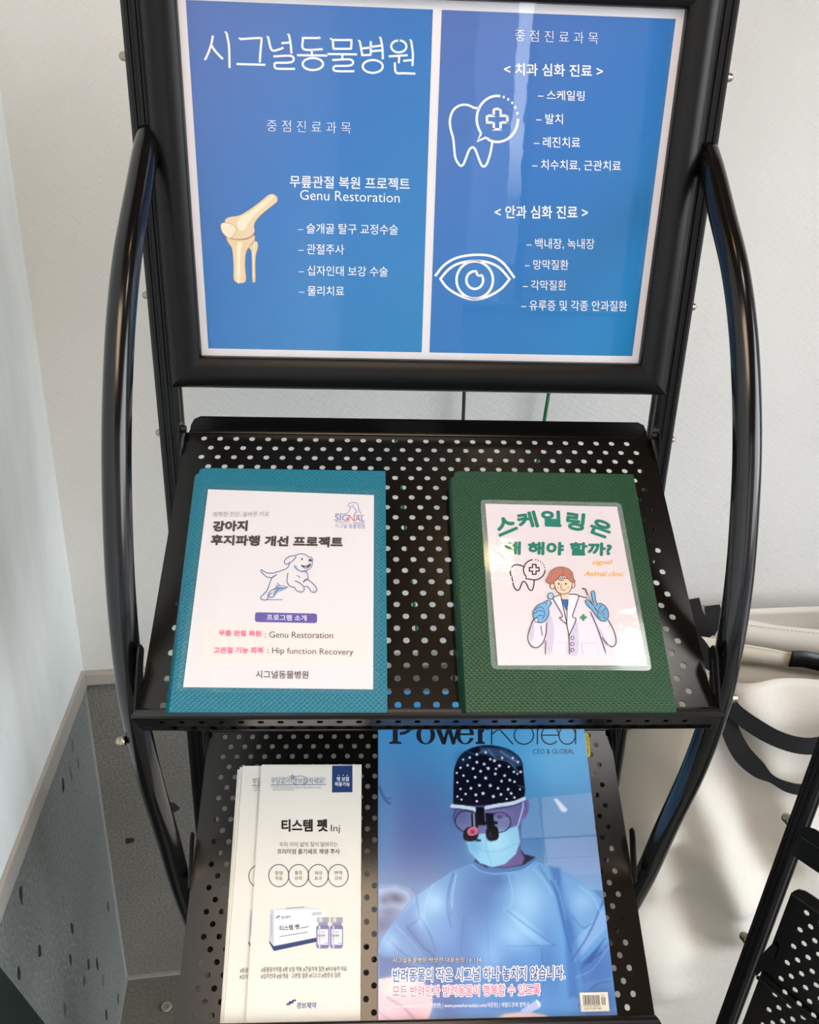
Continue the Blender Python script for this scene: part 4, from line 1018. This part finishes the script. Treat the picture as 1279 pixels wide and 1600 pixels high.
pp([(482, 590), (505, 568), (545, 572), (552, 610), (535, 634), (500, 638), (480, 625)], (26, 26, 44), 3, 1, 3); pp([(498, 585), (520, 568), (546, 572), (550, 598), (530, 610), (505, 608)], (214, 116, 146), 3, 1, 3); blob((524, 592), 13, 11, (120, 56, 90), .9)
pp([(592, 580), (620, 560), (645, 572), (652, 610), (640, 632), (605, 636), (590, 615)], (24, 24, 42), 3, 1, 3); blob((610, 605), 10, 16, (80, 84, 120), .6); line([(530, 630), (560, 634)], 10, (30, 30, 50), 3)
# hands
pp([(66, 1310), (180, 1290), (290, 1330), (330, 1400), (325, 1460), (300, 1530), (320, 1640), (60, 1640)], (216, 176, 186), 8); blob((180, 1350), 90, 50, (244, 212, 206), .8); blob((230, 1500), 60, 60, (196, 150, 170), .7); line([(110, 1400), (190, 1450), (260, 1530)], 10, (150, 120, 160), 7, .7); line([(66, 1470), (140, 1520)], 10, (164, 130, 166), 7, .6)
pp([(590, 1640), (600, 1525), (680, 1480), (780, 1468), (880, 1485), (930, 1530), (930, 1640)], (224, 186, 186), 8); blob((700, 1530), 80, 40, (246, 220, 208), .8); pp([(760, 1460), (835, 1412), (856, 1424), (852, 1450), (790, 1480), (760, 1478)], (170, 176, 214), 5); line([(838, 1416), (852, 1440)], 8, (224, 220, 236), 3)
blob((66, 1530), 100, 60, (210, 170, 196), .6); blob((1180, 1510), 90, 40, (150, 150, 206), .6); paint(smooth(1480, 1640, ZY) * smooth(900, 1150, ZX) * .5, (120, 128, 190))
rng = np.random.default_rng(3)
IMG[:] = np.clip(112 + (IMG - 120) * 1.24 + np.array([2, 6, 4]), 0, 255)
IMG[:] = IMG * .90 + IMG.mean(-1, keepdims=True) * .10
lin = s2l(IMG)
v = np.empty((NXp * NYp, 3))
pts_px = np.stack([pxx.ravel(), py.ravel()], -1)
shC = Sheet(M_MAG, tM)
for i, p in enumerate(pts_px):
    a = shC.px(p); v[i] = (a.x, a.y, tM)
idx = np.arange(NXp * NYp).reshape(NYp, NXp)
faces = np.stack([idx[1:, :-1].ravel(), idx[1:, 1:].ravel(), idx[:-1, 1:].ravel(), idx[:-1, :-1].ravel()], -1)
me = bpy.data.meshes.new('front_cover'); me.from_pydata(v.tolist(), [], faces.tolist())
ca_ = me.color_attributes.new('print', 'FLOAT_COLOR', 'POINT')
ca_.data.foreach_set('color', np.concatenate([lin.reshape(-1, 3), np.ones((NXp * NYp, 1))], -1).astype(np.float32).ravel())
m_cov = mat('glossy_cover_print', (1, 1, 1, 1), .28, .5)
t, n, l, b = nodes_of(m_cov); at = n.new('ShaderNodeAttribute'); at.attribute_name = 'print'; l.new(at.outputs['Color'], b.inputs['Base Color'])
cover = link('front_cover', me, m_cov, mag)
# lettering, stars and the bar code on the cover
A = Art(shC, (570, 1110), 3.1195)
tt = ink(30, 34, 48, .3); sw = ink(214, 222, 240, .3)
def thick(pts, m=tt, ly=2): A.poly(pts, m, ly)
# "Power" in a bold serif face
thick([(136, 60), (160, 60), (160, 150), (178, 155), (178, 164), (118, 164), (118, 155), (136, 150)]); thick([(118, 38), (170, 38), (170, 48), (118, 48)]); thick([(136, 45), (160, 45), (160, 62), (136, 62)])
A.ring((170, 78), 52, 35, 15, tt, 2, -90, 90); thick([(214, 58), (234, 66), (234, 96), (214, 104)], tt, 3)
def bowl(cx, cy, rx, ry, t_, t2, m=tt, a0=0, a1=360):
    n_ = 40; o_ = [(cx + rx * math.cos(R(a0 + (a1 - a0) * k / n_)), cy + ry * math.sin(R(a0 + (a1 - a0) * k / n_))) for k in range(n_ + 1)]; i_ = [(cx + (rx - t_) * math.cos(R(a0 + (a1 - a0) * k / n_)), cy + (ry - t2) * math.sin(R(a0 + (a1 - a0) * k / n_))) for k in range(n_ + 1)]
    v_ = o_ + i_; A.put(v_, [(k, k + 1, n_ + 2 + k, n_ + 1 + k) for k in range(n_)], m, 2)
bowl(296, 120, 46, 46, 22, 6)
thick([(330, 74), (376, 74), (376, 82), (368, 84), (384, 134), (398, 92), (394, 84), (394, 74), (428, 74), (428, 84), (438, 84), (424, 134), (440, 134), (440, 84)][:6] + [(392, 166), (376, 166), (342, 84), (330, 82)]); thick([(384, 140), (400, 90), (394, 84), (384, 82), (384, 74), (430, 74), (430, 82), (420, 84), (432, 134), (446, 90), (438, 82), (438, 74), (466, 74), (466, 82), (458, 86), (438, 166), (424, 166), (406, 110), (392, 166), (378, 166)])
bowl(488, 120, 44, 46, 20, 6, tt, 20, 352); thick([(448, 112), (530, 112), (530, 121), (448, 121)])
thick([(538, 74), (572, 74), (572, 152), (584, 156), (584, 164), (538, 164), (538, 156), (550, 152), (550, 86), (538, 82)]); A.stroke([(570, 106), (580, 84), (596, 78)], 13, tt, 2); A.ellipse((596, 86), 11, 11, tt, 2)
# "Korea" in hairline capitals
tl_ = 5.5
A.stroke([(617, 36), (617, 166)], tl_, tt, 2, 0); A.stroke([(712, 40), (619, 116)], tl_, tt, 2, 0); A.stroke([(652, 88), (722, 166)], tl_, tt, 2, 0)
A.ring((774, 121), 47, 44, tl_, tt, 2); A.stroke([(840, 76), (840, 166)], tl_, tt, 2, 0); A.stroke([(840, 104), (850, 82), (868, 77)], tl_, tt, 2)
A.ring((902, 121), 42, 44, tl_, tt, 2, 40, 360); A.stroke([(860, 121), (944, 121)], tl_, tt, 2, 0)
A.ring((985, 121), 40, 44, tl_, tt, 2); A.stroke([(1026, 76), (1026, 166)], tl_, tt, 2, 0)
A.text('CEO & GLOBAL', (818, 212), (1020, 211), (818, 189), ink(64, 78, 100, .3), 2, -.008)
for x, y, r in ((x_, y_, r_ * 1.22) for x_, y_, r_ in ((545, 215, 8), (588, 205, 8), (510, 230, 7), (478, 240, 6), (630, 245, 9), (610, 238, 7), (668, 232, 8), (545, 253, 8), (500, 268, 7), (580, 262, 8), (655, 270, 9), (700, 275, 7), (465, 280, 7), (527, 284, 8), (600, 283, 9), (563, 297, 8), (635, 310, 8), (745, 252, 7), (758, 300, 8), (447, 305, 6), (480, 318, 7), (537, 326, 8), (588, 330, 9), (680, 318, 8), (725, 300, 7), (665, 345, 8), (705, 340, 8), (500, 345, 7), (450, 352, 6), (558, 366, 8), (610, 367, 9), (728, 348, 7), (465, 383, 7), (516, 380, 8), (648, 380, 8), (697, 385, 8), (755, 385, 6), (490, 408, 7), (575, 405, 9), (540, 412, 8), (625, 420, 9), (662, 410, 8), (712, 405, 8), (450, 420, 6), (545, 443, 7), (728, 425, 7), (742, 310, 6), (638, 285, 7), (720, 232, 7), (470, 435, 6), (690, 432, 6))):
    A.poly([(x + (r if k % 2 == 0 else r * .45) * math.sin(math.pi * k / 5 + .2), y - (r if k % 2 == 0 else r * .45) * math.cos(math.pi * k / 5 + .2)) for k in range(10)], sw, 2)
A.text('시그널동물병원 박상현 대표원장 | p.134', (135, 1236), (563, 1233), (136, 1205), ink(56, 64, 92, .3), 2, .0, 2, 2.0); A.text('시그널동물병원 박상현 대표원장 | p.134', (135, 1234), (563, 1231), (136, 1206), ink(226, 226, 234, .3), 4, -.002, 2)
s1 = '반려동물의 작은 시그널 하나 놓치지 않습니다.'
A.text(s1, (129, 1331), (978, 1317), (130, 1253), ink(240, 242, 248, .3), 2, .010, 3, 4.6); A.text(s1, (135, 1326), (972, 1312), (136, 1259), ink(44, 82, 150, .3), 4, .012)
s2 = '모든 반려인과 반려동물이 행복할 수 있도록'
A.text(s2, (129, 1402), (857, 1394), (130, 1336), ink(244, 238, 244, .3), 2, .010, 3, 4.2); A.text(s2, (134, 1398), (852, 1390), (135, 1341), ink(222, 104, 134, .3), 4, .010)
A.text('www.powerkorea.co.kr(영문판) | www.powerkoreadaily.com(국문판) | 헤럴드경제 협력사', (137, 1456), (800, 1449), (138, 1428), ink(236, 236, 244, .3), 2, .004, 2)
cr_ = ink(232, 224, 204, .3)
A.poly([(1045, 1376), (1182, 1373), (1191, 1466), (1053, 1469)], cr_, 2)
x = 1060.0
rr = random.Random(4)
while x < 1140:
    wd = rr.choice((2, 2, 3, 4.5)); A.poly([(x, 1388), (x + wd, 1388), (x + wd + 4, 1436), (x + 4, 1436)], tt, 3); x += wd + rr.choice((2.2, 2.2, 3.4))
for x in (1150, 1155, 1161, 1166): A.poly([(x, 1396), (x + 2.6, 1396), (x + 6, 1436), (x + 3.4, 1436)], tt, 3)
A.text('9 772234 588001', (1056, 1447), (1146, 1446), (1056, 1438), tt, 3, .0, 1); A.text('12', (1150, 1392), (1164, 1392), (1150, 1383), tt, 3, .0, 1)
A.text('ISSN 2234-5881', (1068, 1459), (1152, 1457), (1068, 1450), tt, 3, .004, 1)
A.print_on(cover)
# the yellow index tab that sticks out at the right
shT = Sheet(M_MAG, tM - .0012)
tabp = [shT.px((570 + a / 3.1195, 1110 + b_ / 3.1195)) for a, b_ in ((1056, 228), (1090, 228), (1098, 218), (1090, 118), (1084, 110), (1056, 110))]
tab = prism('index_tab', [(p.x, p.y) for p in tabp], up_, tM - .0016, tM - .0012, mat('yellow_tab', C(214, 190, 66), .5, .3), mag)
tab['label'] = 'yellow tab with black lettering'
A = Art(shT, (570, 1110), 3.1195); A.text('Chef LA Style', (1074, 120), (1082, 214), (1086, 119), kk, 1, .01, 1); A.print_on(tab)
# ------------------------------------------------------------------ the folded second rack at the right
Xa = Vector((.59, -.806, -.041)).normalized(); Dn = Vector((-.097, -.021, -.995)); Dn = (Dn - Xa * Xa.dot(Dn)).normalized()
Nn = Xa.cross(Dn)
P0 = Vector((.386, -.198, -.509 + Z0))
M_R2 = Matrix(((Xa.x, -Dn.x, -Nn.x, P0.x), (Xa.y, -Dn.y, -Nn.y, P0.y), (Xa.z, -Dn.z, -Nn.z, P0.z), (0, 0, 0, 1)))
# local: x along the shelf, y up the rack, z to the viewer
foot_y = -(P0.z - .004) / abs(Dn.z)
r2 = empty('folded_rack', M_R2 @ Matrix.Translation((0, foot_y, 0)))
tag(r2, 'second black metal rack folded flat and leaning, cut off by the right edge', 'display rack')
def own2(o, m=None):
    o.parent = r2; o.matrix_parent_inverse = Matrix.Identity(4); o.matrix_world = M_R2 @ (m or Matrix.Identity(4)); return o
W2 = .449
for x in (-.0357, W2 - .009 + .0205):
    own2(prism('post', post_profile(.0160, .022), lambda a, b_, t_: Vector((a, t_, -b_)), foot_y, .62, m_blk), Matrix.Translation((x, 0, -.008)))
bm = bmesh.new()
rows2 = [PITCH_S * k for k in range(25)]
perforated(bm, lambda x, s, d: Vector((x, -s, -d)), -.0190, W2 - .017, rows2, [k % 2 for k in range(25)], .0012, 0.0, 28, -.0097, .2790)
pn = own2(from_bm('shelf', bm, m_shelf))
fl = [(-.0188, .0080), (-.0172, .0140), (-.0135, .0198), (-.0075, .0232), (.0, .0238), (W2 - .036, .0238), (W2 - .022, .018), (W2 - .0185, .008)]
f_ = prism('rear_flange', fl, lambda a, b_, t_: Vector((a, b_, t_ + (b_ - .008) * .15)), -.0012, .0004, m_shelf, pn)
box('crease', (-.0180, W2 - .018, .0084, .0102, -.0008, .0012), m_shelf, pn, .0006)
own2(box('fold_bar', (-.0200, W2 - .018, -.1046, -.1014, .0040, .0075), m_blk, None, .0008))
own2(prism('fold_bracket', [(-.0240, -.1010), (-.0215, -.1060), (-.0120, -.0760), (-.0125, -.0560), (-.0180, -.0560), (-.0245, -.0800)], lambda a, b_, t_: Vector((a, b_, t_)), .0022, .0034, m_blk))
us = [(-.0296, .0530), (-.0300, .0800), (-.0280, .0870), (-.0235, .0915), (-.017, .0935), (W2 - .02, .0935), (W2 - .008, .08), (W2 - .008, .0530)]
u_ = own2(prism('upper_shelf', us, lambda a, b_, t_: Vector((a, b_, t_)), .0040, .0055, m_shelf))
box('crease', (-.0270, W2 - .012, .0778, .0792, .0052, .0068), m_shelf, u_, .0006)
for y in (-.0825, .0774):
    o = nut.copy(); o.data = nut.data; COL.objects.link(o); own2(o, Matrix.Translation((-.0442, y, -.008)) @ Matrix.Rotation(R(-90), 4, 'Y'))

# ------------------------------------------------------------------ the tote bag
m_canvas = mat('cream_canvas', C(214, 208, 196), .62, .3)
t, n, l, b, vec = tex_chain(m_canvas)
add_bump(m_canvas, noise(n, l, vec, 14, 4), .25, .01)
m_lining = mat('tan_lining', C(170, 150, 126), .7, .2)
m_hem = mat('white_cotton_hem', C(224, 220, 210), .7, .2)
m_strap = mat('black_webbing', C(30, 30, 32), .75, .25)
t, n, l, b, vec = tex_chain(m_strap)
add_bump(m_strap, noise(n, l, vec, 700, 2), .4, .0006)
m_leather = mat('black_leather', C(18, 18, 20), .35, .5)
bag = empty('tote_bag', Matrix.Translation((.60, .27, .004)))
tag(bag, 'large cream tote bag with black handles standing by the wall behind the rack', 'bag')
def own3(o):
    o.parent = bag; o.matrix_parent_inverse = Matrix.Identity(4); o.matrix_world = Matrix.Identity(4); return o
def px_at_y(px, y):
    d = ray(px); return CAM + d * ((y - CAM.y) / d.y)
NU, NV = 72, 64
XR = .93
def left_x(vv): return .425 - .125 * min(1, vv / .42) ** .8
folds = [((.44, .10, .545, .40), .030, -.024), ((.40, .16, .50, .46), .028, .020), ((.385, .34, .46, .60), .026, -.026), ((.44, .34, .52, .56), .03, .018), ((.335, .22, .40, .42), .03, .020), ((.47, .02, .545, .30), .035, .016), ((.34, .50, .42, .74), .04, .012), ((.62, .05, .56, .35), .05, .014)]
def bulge(x, v_):
    y = .195 - .075 * math.sin(math.pi * min(1, .15 + .8 * v_)) - .02 * v_
    for (xa, va, xb, vb), wd, amp in folds:
        ex, ev = xb - xa, (vb - va); L2 = ex * ex + ev * ev
        k = max(0, min(1, ((x - xa) * ex + (v_ - va) * ev) / L2))
        d = math.hypot(x - xa - ex * k, v_ - va - ev * k)
        y -= amp * math.exp(-(d / wd) ** 2)
    y += .004 * math.sin(x * 31 + v_ * 9) * v_ * (1 - v_)
    return y
verts, faces = [], []
BT = .757                       # height of the front rim
for j in range(NV + 1):
    v_ = j / NV
    for i in range(NU + 1):
        u = i / NU
        lx = left_x(v_); x = lx + (XR - lx) * u
        edge = min(1, u / .10)
        y = bulge(x, v_) + .10 * (1 - math.sqrt(max(0, 1 - (1 - edge) ** 2)))
        z = BT - .741 * v_ + (.010 * math.exp(-((x - .52) / .10) ** 2) - .012 * max(0, (.47 - x) / .05)) * (1 - v_)
        verts.append((x, y, z))
for j in range(NV):
    for i in range(NU):
        k = j * (NU + 1) + i; faces.append((k, k + NU + 1, k + NU + 2, k + 1))
nb_ = len(verts)
# side, back and bottom
for j in range(NV + 1):
    v_ = j / NV; verts.append((left_x(v_) + .012, .36, BT - .741 * v_)); verts.append((XR, .40, BT - .741 * v_))
for j in range(NV):
    a = nb_ + 2 * j
    faces.append((j * (NU + 1), a, a + 2, (j + 1) * (NU + 1))); faces.append((j * (NU + 1) + NU, (j + 1) * (NU + 1) + NU, a + 3, a + 1)); faces.append((a, a + 1, a + 3, a + 2))
body = own3(mesh('body', verts, faces, m_canvas, None, True))
so = body.modifiers.new('thickness', 'SOLIDIFY'); so.thickness = .003; so.offset = 1
# back panel that rises above the front rim: tan outside edge, white hem inside
def strip(name, top, bot, m, parent_body=True, th=.002):
    """ribbon between two 3-D polylines"""
    a = catmull(top, 6); b_ = catmull(bot, 6); k = len(a)
    o = mesh(name, a + b_, [(i, k + i, k + i + 1, i + 1) for i in range(k - 1)], m, None, True)
    s_ = o.modifiers.new('thickness', 'SOLIDIFY'); s_.thickness = th; s_.offset = 0
    return own3(o)
Yb = .372
strip('back_panel', [px_at_y(p, Yb + .008) for p in ((1062, 948), (1105, 946), (1170, 956), (1222, 970), (1256, 984), (1320, 1000))], [px_at_y(p, Yb + .008) for p in ((1055, 1085), (1105, 1085), (1170, 1085), (1222, 1085), (1256, 1085), (1320, 1085))], m_lining)
strip('hem', [px_at_y(p, Yb) for p in ((1080, 972), (1120, 966), (1168, 969), (1215, 977), (1279, 984), (1330, 989))], [px_at_y(p, Yb) for p in ((1072, 1012), (1120, 1010), (1162, 1016), (1215, 1024), (1279, 1034), (1330, 1040))], m_hem)
fl_ = strip('inner_flap', [px_at_y(p, .318) for p in ((1070, 992), (1110, 997), (1158, 1006), (1200, 1013), (1245, 1022), (1330, 1036))], [px_at_y(p, .318) for p in ((1064, 1028), (1110, 1030), (1154, 1036), (1200, 1041), (1245, 1048), (1330, 1060))], mat('cream_cotton', C(222, 214, 198), .7, .2))
tip = strip('leather_tip', [px_at_y(p, .312) for p in ((1238, 1018), (1258, 1018), (1280, 1022), (1330, 1032))], [px_at_y(p, .312) for p in ((1232, 1041), (1255, 1042), (1280, 1048), (1330, 1058))], m_leather, th=.004)
for o in (tip,):
    mw = o.matrix_world.copy(); o.parent = fl_; o.matrix_parent_inverse = Matrix.Identity(4); o.matrix_world = mw
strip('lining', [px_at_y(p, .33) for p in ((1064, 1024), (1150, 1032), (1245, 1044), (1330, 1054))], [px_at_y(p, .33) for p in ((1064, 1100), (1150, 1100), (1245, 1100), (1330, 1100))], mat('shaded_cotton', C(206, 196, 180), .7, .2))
# stitching along the seams
m_st = mat('thread', C(196, 186, 166), .8, .1)
def stitches(pts, y):
    P = [Vector(p) for p in catmull([px_at_y(p, y) for p in pts], 10)]
    bm = bmesh.new()
    for a, b_ in list(zip(P[:-1], P[1:]))[::1]:
        d = (b_ - a).normalized(); L__ = (b_ - a).length; c = a + d * L__ * .15; e_ = a + d * L__ * .75; up3 = Vector((0, 0, .0006))
        q_ = [bm.verts.new(x) for x in (c - up3, e_ - up3, e_ + up3, c + up3)]; bm.faces.new(q_)
    return own3(from_bm('stitching', bm, m_st))
stitches([(1160, 975), (1215, 983), (1279, 990)], Yb - .0025); stitches([(1152, 1031), (1200, 1036), (1236, 1041)], .3155); stitches([(1156, 1009), (1200, 1016), (1238, 1023)], .3155)
# handles: flat webbing ribbons
def ribbon(name, pts, wpx, yoff, ys=None):
    """pts: centre line in the photograph; the ribbon lies just before the bag's front"""
    P = [Vector((p[0], p[1], 0)) for p in catmull([(a[0], a[1], 0) for a in pts], 6)]
    ws = [c.z for c in catmull([(i, 0, a) for i, a in enumerate(wpx)], 6)] if isinstance(wpx, (list, tuple)) else [wpx] * len(P)
    yy = [c.z for c in catmull([(i, 0, a) for i, a in enumerate(ys)], 6)] if ys else [yoff] * len(P)
    top, bot = [], []
    for i, p in enumerate(P):
        d = (P[min(i + 1, len(P) - 1)] - P[max(i - 1, 0)]).normalized(); nn = Vector((-d.y, d.x, 0)) * ws[i] / 2
        top.append(px_at_y((p + nn)[:2], yy[i])); bot.append(px_at_y((p - nn)[:2], yy[i]))
    k = len(P)
    o = mesh(name, top + bot, [(i, i + 1, k + i + 1, k + i) for i in range(k - 1)], m_strap, None, False)
    s_ = o.modifiers.new('thickness', 'SOLIDIFY'); s_.thickness = .0022; s_.offset = 0
    return own3(o)
ribbon('handle', [(1118, 1048), (1128, 1082), (1148, 1112), (1180, 1136), (1215, 1155), (1250, 1165), (1282, 1164), (1340, 1150), (1400, 1112), (1428, 1072), (1436, 1040)], [22, 24, 25, 26, 25, 25, 25, 25, 25, 25, 25], .110, [.15, .13, .118, .108, .100, .096, .096, .100, .112, .132, .150])
ribbon('handle', [(1128, 1098), (1140, 1140), (1158, 1176), (1184, 1202), (1205, 1217), (1228, 1229), (1252, 1234), (1285, 1232), (1345, 1214), (1410, 1160), (1444, 1100), (1454, 1044)], [26, 28, 30, 26, 12, 15, 16, 16, 18, 22, 24, 24], .110, [.135, .118, .108, .100, .096, .092, .09, .09, .094, .104, .126, .150])
ribbon('handle', [(1080, 936), (1084, 958), (1092, 985), (1102, 1000)], [24, 28, 36, 30], .34, [.360, .352, .345, .34]); ribbon('handle', [(1112, 946), (1114, 966), (1106, 990)], [24, 26, 20], .34, [.356, .350, .346]); ribbon('handle', [(1078, 985), (1094, 1012), (1110, 1040), (1116, 1060)], [12, 24, 24, 20], .26, [.33, .27, .22, .20])

# ------------------------------------------------------------------ garden stakes against the back wall
m_gr = mat('green_plastic_stake', C(26, 110, 66), .4, .4); m_gd = mat('dark_green_stake', C(22, 48, 40), .45, .4)
def stake(x0, x1, h, m, label):
    a = ROOM @ Vector((x0, -.040, .004)); b_ = ROOM @ Vector((x1, -.016, h))
    d = b_ - a; Mx = Matrix.Translation(a) @ d.to_track_quat('Z', 'Y').to_matrix().to_4x4()
    o = lathe('garden_stake', [(.0008, 0), (.0026, .02), (.0026, d.length - .01), (.0024, d.length - .004), (.0010, d.length)], m, seg=12); o.matrix_world = Mx
    tag(o, label, 'garden stake', 'thin stakes leaning on the back wall')
stake(.588, .5725, 1.20, m_gd, 'thin dark stake on the wall, the left one in the gap under the poster')
stake(.606, .4765, 1.045, m_gr, 'thin green stake slanting across the wall, seen only through the shelf holes')
stake(.615, .7085, 1.24, m_gr, 'thin bright green stake, the right one in the gap under the poster')

# ------------------------------------------------------------------ small things
d = ray((260, 1575)); pt = CAM + d * ((0.0 - CAM.z) / d.z)
bm = bmesh.new()
bt = lathe('button', [(.0005, .0045), (.0055, .0042), (.0078, .0052), (.0092, .0046), (.0096, .0028), (.0085, .0006), (.0070, 0)][::-1], mat('grey_plastic_button', C(160, 156, 146), .5, .4), seg=28)
bt.matrix_world = Matrix.Translation((pt.x, pt.y, .0003))
tag(bt, 'small grey button lying on the floor near the wall corner', 'button')
m_h = mat('button_hole', C(40, 38, 36), .8, .1)
bm = bmesh.new()
for dx, dy in ((.002, .002), (-.002, .002), (.002, -.002), (-.002, -.002)):
    bmesh.ops.create_cone(bm, cap_ends=True, segments=8, radius1=.0009, radius2=.0009, depth=.0012, matrix=Matrix.Translation((dx, dy, .0042)))
from_bm('thread_holes', bm, m_h, bt)
bd = prism('board', [(-.235, 0), (-.508, .675), (-.90, .675), (-.90, 0)], lambda a, b_, t_: Vector((t_, a, b_)), .002, .014, mat('dark_green_board', C(30, 42, 38), .5, .4))
bd.matrix_world = ROOM; tag(bd, 'dark green board leaning on the left wall in the bottom left corner', 'board')
